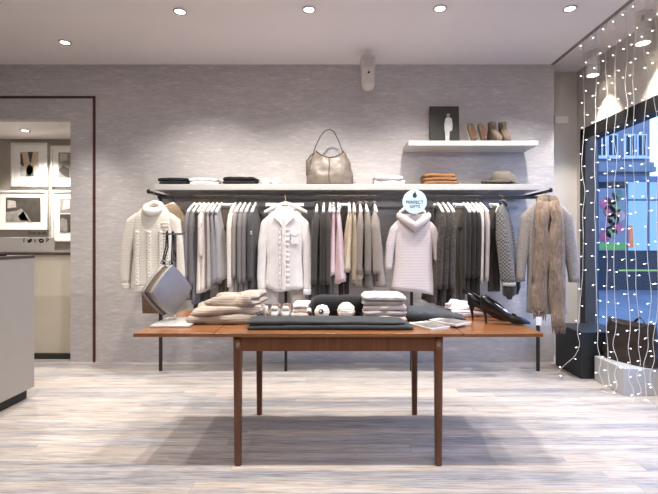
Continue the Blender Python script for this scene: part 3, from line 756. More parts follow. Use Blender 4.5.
# pale pink cowl sweater
Y0 = 4.15; X0 = wx(413.3, Y0); zb = wz(290.5, Y0); zt = wz(214, Y0); L = zt-zb
o = thing('cowl_sweater', 'pale pink cowl neck sweater hanging below the round sign', 'sweater', (X0, Y0, zb)); pm = fabric((208,196,195), 'knit'); W = .178
rows = [(L, .07, .03, 0, 0), (L-.03, .12, .045, 0, 0), (L-.09, W-.01, .055, 0, 0), (L-.2, W-.004, .06, 0, 0), (L*.35, W, .062, 0, 0), (0, W+.032, .066, 0, 0)]
MB().rings(loft(rows, 44, 26, .008, 6, 11, .7, lambda c, s: -.05*c*(1 if c > 0 else .3))).build('body', pm, o)
for s in (-1, 1):
    rows = [(L-.06, .025, .03, s*(W-.05), 0), (L-.13, .05, .045, s*(W-.01), 0), (L*.6, .044, .045, s*(W+.038), 0), (.26, .04, .04, s*(W+.06), 0), (.20, .038, .038, s*(W+.062), 0)]
    MB().rings(loft(rows, 22, 20, .005, 4, 17+s)).build('sleeve', pm, o)
cr = []
for q in range(32):
    a = 2*PI*q/32; c, s = math.cos(a), math.sin(a); fr = max(0, -s)
    C0 = Vector((.142*c, -.012+.062*s, L-.028-(.10*(1-abs(c))**1.1 if s < 0 else 0)+.012*abs(c)**3)); rad = Vector((c, s*.8, 0)).normalized()
    cr.append([C0+rad*((.022+.016*fr)*math.cos(v))+Vector((0, -.012*fr-.01*fr*math.sin(v), (.028+.02*fr)*math.sin(v))) for v in [2*PI*j/12 for j in range(12)]])
MB().rings(cr, False, True).build('cowl_collar', pm, o)
h = front_hang(X0, 4.2, 'white hanger inside the pale pink cowl sweater'); h.scale = (.62, 1, 1); h.location.z = RZ-.004
# round sign clipped to the rail
Y0 = 4.06; X0 = wx(414.6, Y0); Z0 = wz(201.8, Y0)
o = thing('round_sign', 'round pale blue sign with dark lettering above the pink sweater', 'sign', (X0, Y0, Z0))
MB().disc((0, -.006, 0), .112, 'y', 48, .012).build('disc', M['sign'], o, smooth=False, bevel=.002)
text_mesh('PERFECT', .042, M['ink'], 'lettering', o, (0, -.0075, -.005))
text_mesh('GIFTS', .038, M['ink'], 'lettering', o, (.0, -.0075, -.045))
MB().poly([(.0+.019*math.cos(a)*(1-.25*math.sin(a)), .06+.024*math.sin(a)) for a in [2*PI*q/20 for q in range(20)]], -.0085, -.006).poly([(-.004, .078), (.006, .078), (.012, .098), (.004, .094)], -.0085, -.006).build('emblem', M['ink'], o, smooth=False)
MB().tube([(0, .006, 0), (0, .12, .0), (0, .205, -.0)], .006).build('clip_arm', M['rail'], o)

# grey coat with fur scarf on the right face-out arm
Y0 = 4.02; X0 = wx(546, Y0); zb = wz(313, Y0); zt = wz(200, Y0); L = zt-zb
o = thing('grey_coat', 'light grey wool coat hanging at the right end of the rail under a fur scarf', 'coat', (X0, Y0, zb), -.25); gm = fabric((150,142,138), 'tweed'); W = .178
rows = [(L, .06, .03, 0, 0), (L-.03, .10, .045, 0, 0), (L-.08, W-.03, .06, 0, 0), (L-.17, W-.005, .07, 0, 0), (L*.4, W-.02, .07, 0, 0), (0, W-.01, .075, 0, 0)]
MB().rings(loft(rows, 40, 26, .008, 5, 21, .7)).build('body', gm, o)
for s in (-1, 1):
    rows = [(L-.06, .03, .035, s*(W-.07), 0), (L-.14, .06, .055, s*(W-.02), 0), (L*.5, .052, .055, s*(W+.03), -.005), (.36, .046, .05, s*(W+.048), -.015), (.29, .044, .048, s*(W+.05), -.02)]
    MB().rings(loft(rows, 22, 20, .006, 4, 27+s)).build('sleeve', gm, o)
    MB().rings([[(s*x, -.086, z) for x, z in p] for p in [[(.02, L-.02), (.075, L-.03), (.09, L-.2), (.012, L-.5)]]]+[[(s*x, -.068, z) for x, z in [(.02, L-.02), (.075, L-.03), (.09, L-.2), (.012, L-.5)]]]).build('lapel', gm, o, smooth=False, bevel=.004)
    bx(*(sorted((s*.07, s*.15))), -.08, -.066, .34, .37).build('pocket_flap', gm, o, smooth=False, bevel=.003)
h = front_hang(X0, Y0, 'white hanger inside the grey coat'); h.rotation_euler.z = -.25; h.location.z = RZ-.012; h.scale = (.72, 1, 1)
fm = fabric((138,118,102), 'fur')
o = thing('fur_scarf', 'long beige brown fur scarf with fringed ends draped over the grey coat', 'scarf', (X0, Y0, wz(322, 3.92)), -.25)
z0 = wz(322, 3.92); T = wz(198, 3.95)-z0
for s, zlo, xo in ((-1, .09, -.075), (1, -.03, .07)):
    top = [(s*.028, .03, T-.005), (s*.034, -.03, T+.008), (s*.045, -.085, T-.045), (s*.055, -.112, T-.14)]
    pts = [Vector(p) for p in top]+[Vector((s*.055+(xo*1.0-s*.055)*u+.008*math.sin(7*u+s), -.115-.006*math.sin(5*u), (T-.14)*(1-u)+zlo*u)) for u in [q/16 for q in range(1, 17)]]
    rs = []; m = len(pts)
    for i, p in enumerate(pts):
        w_ = .042+.02*min(1, i/6)+.006*math.sin(i*.9+s); d_ = .022
        ring = []
        for j in range(26):
            a = 2*PI*j/26; q = Vector((w_*math.cos(a), d_*math.sin(a), 0))
            if i < 2: q = Vector((q.x, 0, q.y))
            r_ = p+q; r_ += noise.noise_vector(r_*38)*.008+noise.noise_vector(r_*14)*.008; ring.append(r_)
        rs.append(ring)
    e = MB().rings(rs).build('scarf_end', fm, o)
    fr = MB(); b_ = pts[-1]
    for q in range(9):
        x = b_.x-.05+.0125*q; fr.tube([(x, b_.y, b_.z+.03), (x+.004, b_.y-.003, b_.z-.02), (x+random.uniform(-.01, .01), b_.y, b_.z-.055-random.uniform(0, .03))], [.008, .007, .003], 6)
    fr.build('fringe', fm, e)
MB().ell((0, .045, T+.0), (.06, .03, .04), 16, 10, nz=.2, ns=30).build('scarf_neck', fm, o)
tg = bx(-.022, .022, -.0015, .0015, -.075, 0).build('price_tag', M['paper'], None, (wx(530.5, 3.86), 3.86, wz(317, 3.86)), smooth=False)
tg.parent = o; tg.location = (-.09, -.15, .05)
MB().tube([(0, .0, .0), (.005, .01, .05)], .0012, 5).build('tag_string', M['paper'], tg)
# ------------------------------------------------------------------ folded cloth
def fold_mb(w, d, layers, t, seed=0, nz=.004, tilt=0, wob=.01, taper=.0, hf=1):
    rng = random.Random(seed); path = []          # (y, z) centre line, a strip folded back and forth
    for k in range(layers):
        z = t*(k+.5); fr = -d/2+t*.5+rng.uniform(-1, 1)*wob; bk = d/2-t*.5+rng.uniform(-1, 1)*wob
        ys = [bk+(fr-bk)*i/6 for i in range(7)]
        if k % 2 == 1: ys = ys[::-1]
        path += [(y, z) for y in ys]
        if k < layers-1:
            y = ys[-1]; s = -1 if k % 2 == 0 else 1
            for a in (-60, -30, 0, 30, 60): path.append((y+s*t*.55*math.cos(math.radians(a)), z+t*.5+t*.5*math.sin(math.radians(a))))
    m = len(path); top = []; bot = []
    for i, (y, z) in enumerate(path):
        a = path[max(0, i-1)]; b = path[min(m-1, i+1)]
        tx, tz = b[0]-a[0], b[1]-a[1]; l = math.hypot(tx, tz) or 1; nx, nz_ = -tz/l, tx/l
        top.append((y, z, nx, nz_))
    rs = []; ns = 22
    for q in range(ns+1):
        u = -1+2*q/ns; x = w/2*u; k = (1-abs(u)**14)**.5 if abs(u) < 1 else 0
        k = max(.15, k); ring = []
        for side in (1, -1):
            for (y, z, nx, nz_) in (top if side == 1 else top[::-1]):
                h = t*.5*.97*k*side
                p = Vector((x, (y+nx*h)*(1-taper*abs(u)), z+nz_*h))
                n_ = noise.noise_vector(p*9+Vector((seed*5.3, 0, 0)))*nz*2+noise.noise_vector(p*26+Vector((seed, 2, 0)))*nz*hf
                sag = .3*min(1, p.z/(t*layers))
                ring.append((p.x+n_.x*2, p.y+n_.y*2, max(.0005, p.z*(1-.12*abs(u)**3)+n_.z*sag*2+tilt*u*p.z)))
        rs.append(ring)
    return MB().rings(rs)
def folded(name, label, cat, loc, w, d, layers, t, col, kind='weave', seed=0, rz=0, group=None, **k):
    o = fold_mb(w, d, layers, t, seed, **k).build(name, fabric(col, kind), None, loc, (0, 0, rz))
    return tag(o, label, cat, group)

# ------------------------------------------------------------------ on the long shelf
Ys = 4.42
def sx(px): return wx(px, Ys)
def pile(px0, px1, n, t, col, desc, cat, group, kind='weave', z=SZ1, d=.24, lay=2, seed=0, Y=None, cols=None):
    Y = Y or Ys; w_ = (px1-px0)/F*Y; x = wx((px0+px1)/2, Y)
    pos = {1: [''], 2: [', lower of two', ', upper of two'], 3: [', bottom of three', ', middle of three', ', top of three'], 4: [', bottom of four', ', second of four from below', ', third of four from below', ', top of four'], 5: [', bottom of five', ', second of five from below', ', middle of five', ', fourth of five from below', ', top of five']}[n]
    for i in range(n):
        folded('folded_'+{'top': 'shirt'}.get(cat, cat), desc+pos[i], cat, (x+random.uniform(-.006, .006), Y+random.uniform(-.008, .008), z+i*lay*t), w_*random.uniform(.95, 1), d, lay, t, cols[i] if cols else col, kind, seed+i, random.uniform(-.03, .03), group)
pile(162, 192, 2, .017, (34, 33, 36), 'black folded top at the left end of the long shelf', 'top', 'black folded tops at shelf end', seed=1)
pile(192.5, 221, 2, .016, (232, 230, 230), 'white folded top beside the black pile on the long shelf', 'top', 'white folded tops on the shelf', seed=5)
pile(225, 258, 2, .020, (36, 34, 33), 'black folded knit between white pile and white slippers on the shelf', 'knit', 'black folded knits on the shelf', seed=9)
pile(373, 402, 2, .023, (236, 232, 230), 'white folded top beside the handbag on the long shelf', 'top', 'white folded tops beside handbag', seed=13)
pile(421.5, 454.5, 3, .018, (146, 104, 68), 'tan folded knit on the long shelf below the poster', 'knit', 'tan folded knits on the shelf', 'knit', seed=17)

# ---- shoes: stations along the length (toe at -y): (y, half width, bottom, top)
def shoe_mb(st, n=18, e=.7):
    rs = []
    for (y, hw, zb, zt) in st:
        c = (zb+zt)/2; h = (zt-zb)/2
        rs.append([(hw*math.copysign(abs(math.cos(a))**e, math.cos(a)), y, c+h*math.copysign(abs(math.sin(a))**e, math.sin(a))) for a in [2*PI*j/n for j in range(n)]])
    return MB().rings(rs)
def slipper(loc, rz, label, mat, inner, group, rx=0, size=1, name='shoe'):
    o = thing(name, label, 'shoe', loc, rz, group)
    if rx: o.rotation_euler.x = rx
    k = size
    def S(l): return [tuple(v*k for v in r) for r in l]
    shoe_mb(S([(-.125, .012, .004, .02), (-.12, .028, .002, .034), (-.09, .04, .002, .05), (-.05, .044, .002, .062), (0, .04, .002, .066), (.05, .036, .002, .064), (.1, .034, .002, .07), (.122, .024, .004, .072), (.128, .01, .01, .066)])).build('upper', mat, o)
    shoe_mb(S([(-.13, .012, 0, .008), (-.122, .032, 0, .01), (-.08, .044, 0, .01), (0, .04, 0, .01), (.1, .036, 0, .01), (.13, .012, 0, .01)])).build('sole', M['cream'], o)
    MB().ell((0, .045*k, .068*k), (.027*k, .07*k, .012*k), 18, 10).build('insole', inner, o)
    MB().tube([(.03*k*math.cos(a), .045*k+.075*k*math.sin(a), .071*k+.004*k*math.sin(a)) for a in [2*PI*q/24 for q in range(24)]], .0045*k, 8, True).build('rim', mat, o)
    MB().ell((0, -.048*k, .066*k), (.016*k, .008*k, .007*k), 12, 8).build('bow', mat, o)
    return o
wl = plain('white_felt', (226, 222, 218), .85)
for s, px, ds in ((0, 266, 'left'), (1, 277, 'right')):
    slipper((wx(px, 4.36), 4.40, SZ1), .05-.1*s, 'white slipper on the long shelf, %s one of the pair beside black knits' % ds, wl, fabric((190,184,182)), 'white slippers on the shelf', size=1.02, name='slipper')
sd = M['suede']
for s, px, ds in ((0, 472.5, 'left'), (1, 483, 'right')):
    slipper((wx(px, 4.41), 4.455, SZ2+.108), .04-.08*s+PI, 'taupe ballet shoe propped toe up on the short shelf, %s one of the pair' % ds, sd, M['suede_brown'], 'taupe ballet shoes on the short shelf', rx=-math.radians(62), size=.92, name='ballet_shoe')
def ankle_boot(loc, rz, label):
    o = thing('ankle_boot', label, 'boot', loc, rz, 'suede ankle boots on the short shelf')
    shoe_mb([(-.13, .012, .006, .03), (-.122, .03, .004, .048), (-.09, .042, .004, .066), (-.05, .043, .004, .09), (-.02, .042, .004, .115), (.0, .04, .004, .13), (.05, .036, .004, .13), (.10, .036, .004, .12), (.122, .022, .006, .1)]).build('upper', sd, o)
    MB().rings([[(hw*math.cos(a), y0+hl*math.sin(a), z) for a in [2*PI*j/20 for j in range(20)]] for hw, hl, y0, z in ((.036, .058, .05, .09), (.037, .056, .055, .14), (.041, .06, .06, .185), (.036, .054, .06, .187), (.03, .048, .058, .15))]).build('shaft', sd, o)
    MB().disc((0, .058, .158), .032, h=.003).build('lining', M['suede_brown'], o)
    shoe_mb([(-.134, .012, 0, .012), (-.122, .034, 0, .014), (-.08, .045, 0, .014), (0, .04, 0, .014), (.1, .038, 0, .018), (.13, .014, 0, .018)]).build('sole', M['suede_brown'], o)
    lc = MB()
    for q in range(5): lc.tube([(-.024, -.035+.014*q, .112+.017*q), (0, -.046+.014*q, .118+.017*q), (.024, -.035+.014*q, .112+.017*q)], .0035, 6)
    lc.build('laces', M['leather_trim'], o)
    o.scale = (.95, 1, 1.22)
ankle_boot((wx(496.5, 4.36), 4.42, SZ2), .05, 'taupe suede ankle boot on the short shelf, left one of the pair')
ankle_boot((wx(506.5, 4.36), 4.425, SZ2), -.08, 'taupe suede ankle boot on the short shelf, right one of the pair')

# ---- poster with a standing figure on the short shelf
Yp = 4.50; x0, x1 = wx(430, Yp), wx(459.5, Yp); zt = wz(105.5, Yp)
o = thing('fashion_poster', 'dark poster of a person in white leaning on the wall above the short shelf', 'poster', ((x0+x1)/2, Yp, SZ2)); o.rotation_euler.x = -.06
w_ = x1-x0; h_ = zt-SZ2
bx(-w_/2, w_/2, 0, .012, 0, h_).build('board', plain('poster_black', (44, 40, 34), .5, var=.2), o, smooth=False)
q = MB(); pw = plain('print_white', (206, 204, 202), .6, var=.1, vscale=30)
q.poly([(.01, .0), (.045, .0), (.052, .15), (.05, .22), (.015, .22), (.005, .15)], -.002, 0)
q.poly([(.0, .15), (-.002, .22), (.012, .28), (.03, .295), (.05, .295), (.075, .28), (.083, .21), (.08, .16), (.06, .145), (.02, .145)], -.003, -.001)
q.build('printed_clothes', pw, o, smooth=False)
MB().disc((.04, -.003, .318), .018, 'y', 20, .003).poly([(.033, .29), (.047, .29), (.046, .31), (.034, .31)], -.003, 0).build('printed_face', plain('print_face', (176, 150, 132), .6), o, smooth=False)
MB().poly([(.022, .32), (.026, .338), (.042, .343), (.056, .336), (.058, .322), (.05, .332), (.03, .33)], -.004, -.001).build('printed_hair', plain('print_hair', (70, 52, 42), .6), o, smooth=False)

# ---- flat cap
Yc = 4.41; o = thing('flat_cap', 'grey flat cap lying on the right end of the long shelf', 'cap', (wx(500, Yc), Yc, SZ1)); cp = fabric((116,108,98), 'tweed')
rs = []
for i in range(13):
    u = i/12; k = max(.03, math.cos(u*PI/2)**.6 if u < 1 else .03); z = .03+.115*math.sin(u*PI/2)
    rs.append([(.035-.02*u+.135*k*math.cos(a)*(1+.05*math.cos(a)), .12*k*math.sin(a), z+.02*max(0, -math.cos(a))*k*(1-u)-.028*max(0, math.cos(a))*k*(1-u)+.006*math.sin(3*a+i*.5)) for a in [2*PI*j/36 for j in range(36)]])
MB().rings(rs).build('crown', cp, o)
rs = []
for i in range(23):
    a = PI*.42+PI*1.16*i/22; c, s = math.cos(a), math.sin(a)
    rs.append([(.03+.12*c, .11*s, .058), (-.0+.185*c, .145*s, .052-.03*abs(s)), (-.0+.188*c, .147*s, .044-.03*abs(s)), (.03+.12*c, .11*s, .03)])
MB().rings(rs).build('visor', fabric((84,76,68), 'tweed'), o)
MB().rings([[(.125*math.cos(a)+.035, .112*math.sin(a), z) for a in [2*PI*j/36 for j in range(36)]] for z in (0.001, .05)]).build('headband', fabric((70,64,58), 'weave'), o)
MB().ell((.015, 0, .143), (.012, .012, .006), 12, 8).build('top_button', cp, o)

# ---- hobo handbag
def hobo(loc, rz, label, W, H, D, mat, trim, strap_pts, drop, hw_top=.62, closed=False, seed=0):
    o = thing('handbag', label, 'handbag', loc, rz); rs = []
    n = 40
    for i in range(19):
        u = i/18; z = H*u
        k = 1-.12*u-(1-.12-hw_top)*u**2.6+.05*math.sin(PI*u)
        if u < .06: k *= .93+.07*u/.06
        hw = W/2*k; hd = D/2*(1-.55*u**1.6)*(1+.12*math.sin(PI*min(1, u*1.3)))
        ring = []
        for j in range(n):
            a = 2*PI*j/n; c, s = math.cos(a), math.sin(a)
            x = hw*math.copysign(abs(c)**.7, c); y = hd*math.copysign(abs(s)**.75, s)
            zz = z-drop*u**3*(1-abs(c)**1.5); p = Vector((x, y, zz))
            r_ = noise.noise_vector(p*11+Vector((seed, 0, 0)))*.016*min(1, u*6)+noise.noise_vector(p*24)*.007*min(1, u*6)
            p = p+Vector((r_.x, r_.y, r_.z*.5)); p.y -= .008*math.sin(9*u+3*c)*u; ring.append(p)
        rs.append(ring)
    top = rs[-1]; cen = sum(top, Vector())/n
    if not closed:
        for k, dz in ((.88, -.01), (.72, -.06), (.3, -.08)): rs.append([cen+(p-cen)*k+Vector((0, 0, dz)) for p in top])
    else:
        rs.append([cen+Vector(((p-cen).x*.9, (p-cen).y*.2, (p-cen).z)) for p in top])
    MB().rings(rs).build('bag_body', mat, o)
    MB().tube([p+Vector((0, 0, .002)) for p in top], .006, 6, True).build('rim_piping', trim, o)
    front = min(range(n), key=lambda j: abs(math.cos(2*PI*j/n))+(1 if math.sin(2*PI*j/n) > 0 else 0))
    MB().tube([Vector(rs[i][front])+Vector((0, -.002, 0)) for i in range(19)], .0045, 6).build('centre_seam', trim, o)
    MB().tube([rs[1][j]-Vector((0, 0, .004)) for j in range(n)], .006, 6, True).build('base_piping', trim, o)
    MB().tube(strap_pts, .011, 10, flat=.5).build('strap', trim, o)
    return o, rs
Yh = 4.42
sp = [(-.15, 0, .25), (-.155, -.01, .31), (-.13, -.01, .40), (-.085, -.005, .50), (-.04, 0, .558), (.0, 0, .572), (.04, 0, .552), (.085, .005, .46), (.115, .005, .37), (.125, .0, .30), (.12, 0, .25)]
hb, rs = hobo((wx(329.5, Yh), Yh, SZ1), .0, 'slouchy taupe leather shoulder bag standing in the middle of the long shelf', .47, .35, .2, M['leather_taupe'], M['leather_trim'], [(x*1.08, y, z) for x, y, z in sp], .07)
MB().box(-.235, -.185, -.06, -.035, .10, .26).build('side_tab', M['leather_trim'], hb, bevel=.008)
MB().tube([(-.21, -.047, .26), (-.19, -.03, .30), (-.16, -.01, .33)], .008, 8).build('tab_strap', M['leather_trim'], hb)
for x in (-.158, .132): MB().tube([(x+.018*math.cos(a), -.008, .27+.018*math.sin(a)) for a in [2*PI*q/16 for q in range(16)]], .004, 6, True).build('strap_ring', M['brass'], hb)

# ------------------------------------------------------------------ on the table
Z = ZT
def tp(px, Y): return wx(px, Y)
# dark folded trousers, front edge
folded('folded_trousers', 'long dark grey folded trousers along the front edge of the table, lower pair', 'trousers', (tp(331, 2.63), 2.63, Z), .95, .22, 2, .012, (46, 47, 48), 'weave', 31, .0, 'dark folded trousers on the table front', nz=.003)
folded('folded_trousers', 'long dark grey folded trousers along the front edge of the table, upper pair', 'trousers', (tp(326, 2.64), 2.64, Z+.0245), .93, .2, 2, .011, (54, 55, 55), 'weave', 33, .012, 'dark folded trousers on the table front', nz=.003, tilt=-.2)
# beige chunky sweaters
def lump(name, label, cat, loc, w, d, h, col, kind, seed, rz=0, ry=0, group=None, nz=.12, e1=.6, e2=.6):
    o = thing(name, label, cat, loc, rz, group); o.rotation_euler.y = ry
    mat = fabric(col, kind)
    MB().ell((0, 0, h*.5), (w/2, d/2, h/2), 40, 20, e1, e2, nz, 12, seed).build('folded_body', mat, o)
    MB().tube([(-w*.42, -d*.40, h*.55), (-w*.2, -d*.50, h*.62), (w*.1, -d*.52, h*.55), (w*.33, -d*.44, h*.6), (w*.42, -d*.2, h*.7)], [h*.1, h*.2, h*.22, h*.2, h*.1], 14).build('folded_sleeve', mat, o)
    return o
Yb = 2.86; xb = tp(228, Yb)
sw = 'beige knits folded on the table'
folded('folded_sweater', 'beige knitted sweater, bottom of three on the left of the table', 'sweater', (xb-.0, Yb, Z), .42, .32, 2, .028, (166, 150, 136), 'knit', 41, .05, sw, nz=.012, tilt=.04, wob=.02, hf=.2)
folded('folded_sweater', 'beige knitted sweater, middle of three on the left of the table', 'sweater', (xb+.01, Yb, Z+.054), .41, .30, 2, .027, (172, 157, 143), 'knit', 44, .14, sw, nz=.014, tilt=.16, wob=.02, hf=.2)
folded('folded_sweater', 'beige knitted sweater, topmost of three on the left of the table', 'sweater', (xb+.045, Yb+.01, Z+.104), .31, .27, 2, .032, (168, 153, 140), 'knit', 47, -.12, sw, nz=.016, tilt=.34, wob=.02, hf=.2)

# pompom hats
hatk = fabric((26, 25, 27), 'knit')
for i, (px, pr, ds) in enumerate(((322, .048, 'left one with a small tag'), (346, .056, 'right one'))):
    Yq = 2.86; x = tp(px, Yq)
    o = thing('bobble_hat', 'black knitted hat with white pompom on the table, '+ds, 'hat', (x, Yq, Z), 0, 'black bobble hats on the table')
    dx = .03 if i == 0 else .02
    MB().ell((dx, .16, .072), (.115, .12, .070), 32, 16, .7, .8, .05, 8, i+3).build('hat_body', hatk, o)
    MB().ell((dx, .245, .058), (.12, .05, .056), 32, 12, .6, .8, .03, 8, i).build('turned_brim', hatk, o)
    MB().ell((0, 0, pr), (pr, pr, pr), 40, 24, 1, 1, .12, 70, i).build('pompom', fabric((228, 224, 216), 'fuzzy' if 0 else 'knit'), o)
    if i == 0:
        MB().disc((-.005, -.052, pr+.012), .016, 'y', 18, .006).build('tag', M['ink'], o, smooth=False)
        MB().disc((-.008, -.0545, pr+.015), .007, 'y', 14, .004).build('tag_print', M['paper'], o, smooth=False)
# folded light sweater stack
Yk = 2.93; cols = [(214, 196, 186), (168, 160, 162), (206, 190, 184), (176, 166, 166), (212, 202, 198)]
pile(362, 404, 5, .0165, None, 'light knit in the folded stack beside the white pompoms', 'knit', 'pale knits stacked on the table', 'knit', Z, .26, 2, 51, Yk, cols)
# small objects between beige sweaters and pompoms
for s, px, ds in ((0, 275.5, 'left'), (1, 286.5, 'right')):
    o = slipper((tp(px, 3.0), 3.0, Z), .03, 'silver grey ballet shoe with a pale bow on the table, %s one of the pair' % ds, M['silver'], M['suede_brown'], 'silver ballet shoes on the table', size=.92, name='ballet_shoe')
    for c in o.children:
        if c.name.startswith('bow'):
            c.data = c.data.copy(); c.data.materials.clear(); c.data.materials.append(wl); c.scale = (1.6, 1.6, 2.2); c.location.z = -.07
for i, (z, col) in enumerate(((0, (200, 190, 184)), (.034, (228, 224, 222)), (.064, (222, 218, 220)))):
    folded('folded_scarf', 'small white folded scarf on the table behind the dark trousers, '+('bottom', 'middle', 'top')[i]+' of three', 'scarf', (tp(302, 3.02), 3.02, Z+z), .115, .2, 2, (.016, .0145, .014)[i], col, 'weave', 61+i, 0, 'small white folded scarves on the table')
o = thing('candle_glass', 'tiny clear glass with a white candle beside the beige sweaters', 'candle', (tp(264.5, 2.98), 2.98, Z))
MB().rings([[(r*math.cos(2*PI*j/18), r*math.sin(2*PI*j/18), z) for j in range(18)] for r, z in ((.02, 0), (.024, .005), (.024, .07), (.022, .07), (.021, .045))]).build('cup', plain('candle_cup', (214, 206, 198), .15), o)
MB().disc((0, 0, .04), .0205, h=.012).build('wax', M['white'], o)
# dark folded sweater on the right with a white tag
o = folded('folded_sweater', 'dark grey folded sweater with a small white label on the right half of the table', 'sweater', (tp(434, 2.93), 2.93, Z), .37, .30, 2, .026, (56, 58, 62), 'weave', 71, -.12, None, nz=.008, tilt=-.3)
bx(-.14, -.09, -.13, -.10, .0525, .0555).build('label_tag', M['paper'], o, smooth=False)
# magazines
mg = plain('magazine_print', (120, 114, 112), .35, var=.5, vscale=22)
for i, (px, Yq, rz, ds) in enumerate(((429, 2.62, .5, 'left one'), (450, 2.68, .62, 'right one'))):
    o = thing('magazine', 'thin magazine with a grey photo cover by the table front edge, '+ds, 'magazine', (tp(px, Yq), Yq, Z+.0002+(.0 if i == 0 else .012)), rz, 'magazines on the table')
    if i: o.rotation_euler.x = 0
    bx(-.07, .07, -.1, .1, 0, .010).build('pages', M['paper'], o, smooth=False)
    bx(-.073, .073, -.102, .102, .010, .0125).build('cover', M['paper'], o, smooth=False)
    bx(-.066, .066, -.095, .07, .0125, .0135).build('cover_photo', mg, o, smooth=False)
# pale lace scarf
Yl = 3.04
folded('folded_scarf', 'pale pink folded scarf lying behind the black high heels, lower one', 'scarf', (tp(478, Yl), Yl, Z), .38, .22, 2, .022, (214, 200, 200), 'knit', 81, -.10, 'pale scarves behind the heels', nz=.012, tilt=-.25)
folded('folded_scarf', 'pale white folded scarf lying behind the black high heels, upper one', 'scarf', (tp(474, Yl), Yl+.01, Z+.044), .33, .2, 2, .02, (224, 214, 214), 'knit', 84, -.16, 'pale scarves behind the heels', nz=.014, tilt=-.35)
# high heels: toe towards +x
def heel(loc, rz, label):
    o = thing('high_heel', label, 'shoe', loc, rz, 'black high heeled shoes on the table')
    st = [(-.128, .008, .105, .165), (-.122, .024, .094, .178), (-.10, .031, .086, .172), (-.07, .033, .080, .152), (-.04, .033, .066, .126), (-.01, .034, .046, .102), (.02, .036, .026, .080),
          (.05, .039, .010, .064), (.08, .040, .004, .056), (.11, .035, .003, .046), (.14, .022, .003, .034), (.158, .010, .004, .022), (.164, .003, .006, .014)]
    MB().rings([[(x, hw*math.copysign(abs(math.cos(a))**.8, math.cos(a)), (zb+zt)/2+(zt-zb)/2*math.copysign(abs(math.sin(a))**.8, math.sin(a))) for a in [2*PI*j/18 for j in range(18)]] for x, hw, zb, zt in st]).build('upper', M['patent'], o)
    MB().rings([[(-.106+dx+r*math.cos(a), r*.9*math.sin(a), z) for a in [2*PI*j/14 for j in range(14)]] for dx, r, z in ((.012, .007, 0), (.010, .0065, .03), (.006, .010, .06), (.006, .018, .085), (.010, .024, .11))]).build('heel', M['patent'], o)
    MB().ell((-.045, 0, .140), (.072, .025, .008), 18, 8, rot=Matrix.Rotation(.62, 3, 'Y')).build('insole', M['black'], o)
    MB().ell((.07, 0, .062), (.014, .02, .006), 12, 8, rot=Matrix.Rotation(.3, 3, 'Y')).build('bow', M['patent'], o)
heel((tp(501, 2.72), 2.70, Z), -.16, 'black high heeled shoe pointing right on the table, nearer one')
heel((tp(489.5, 2.80), 2.83, Z), -.12, 'black high heeled shoe pointing right on the table, farther one')

# silver bag on a chrome stand
xs, Yt = -.965, 2.73
o = thing('bag_stand', 'chrome display stand with a T bar on the left leaf of the table', 'stand', (xs, Yt, Z))
bx(-.118, .118, -.14, .14, 0, .014).build('base_plate', plain('polished_steel', (222, 220, 216), .4, .5, .01), o, smooth=False, bevel=.004)
bx(-.045, -.03, .06, .075, .014, .55).build('upright', M['chrome'], o, smooth=False, bevel=.002)
bx(-.119, .03, .06, .075, .55, .562).build('cross_bar', M['chrome'], o, smooth=False, bevel=.002)
o = thing('shoulder_bag', 'silver square shoulder bag hanging cornerwise by black straps from the chrome stand', 'handbag', (xs+.01, Yt-.005, Z+.03), 0)
h = .155; c = Vector((-.072, .03, .172)); Rm = Matrix.Rotation(math.radians(58), 3, 'Z')
def sq(k, y, r=.25):
    pts = []
    for j in range(40):
        a = 2*PI*j/40; p = Vector((k*math.copysign(abs(math.cos(a))**(1.75), math.cos(a)), 0, k*math.copysign(abs(math.sin(a))**(1.75), math.sin(a))))
        pts.append(c+Rm @ Vector((p.x, y, p.z*1.06)))
    return pts
MB().rings([sq(h*.9, -.034), sq(h*.97, -.032), sq(h, -.024), sq(h*.97, -.008)]).build('front_panel', M['silver'], o)
MB().rings([sq(h*.93, -.010), sq(h*.90, .02), sq(h*.93, .05)]).build('gusset', M['leather_trim'], o)
MB().rings([sq(h*.97, .048), sq(h, .060), sq(h*.97, .070), sq(h*.9, .072)]).build('back_panel', M['silver'], o)
for y, x2 in ((-.02, -.066), (.06, -.104)):
    p = c+Rm @ Vector((0, y, h*1.03))
    MB().tube([p+Vector((0, 0, -.03)), p+Vector((.0, 0, .04)), Vector((x2, .06, .45)), Vector((x2, .066, .537)), Vector((x2, .073, .54)), Vector((x2, .084, .537)), Vector((x2+.004, .082, .44)), p+Vector((.006, .012, .04)), p+Vector((.004, .01, -.03))], .0085, 8, flat=.4).build('strap', M['black'], o)
    MB().tube([p+Vector((.014*math.cos(a), 0, .012+.014*math.sin(a))) for a in [2*PI*q/14 for q in range(14)]], .0035, 6, True).build('strap_ring', M['chrome'], o)

# ------------------------------------------------------------------ window display
b = bx(-.22, .22, -.23, .23, 0, .43).build('display_box', M['box_black'], None, (2.50, 4.27, 0), smooth=False, bevel=.004)
tag(b, 'black display box on the floor by the window, behind the white one', 'box')
b = bx(-.18, .18, -.205, .205, 0, .222).build('display_box', M['box_white'], None, (2.565, 3.80, 0), smooth=False, bevel=.003)
tag(b, 'low white display box on the floor under the dark handbag', 'box')
bg_, rs = hobo((2.585, 3.80, .222), PI/2+.42, 'dark brown leather handbag standing on the low white box in the window', .46, .36, .18, M['leather_dark'], M['leather_dark'],
   [(-.11, 0, .30), (-.10, -.01, .36), (-.05, -.04, .39), (0, -.07, .36), (.05, -.08, .30), (.10, -.07, .25)], .05, .88, True, 4)

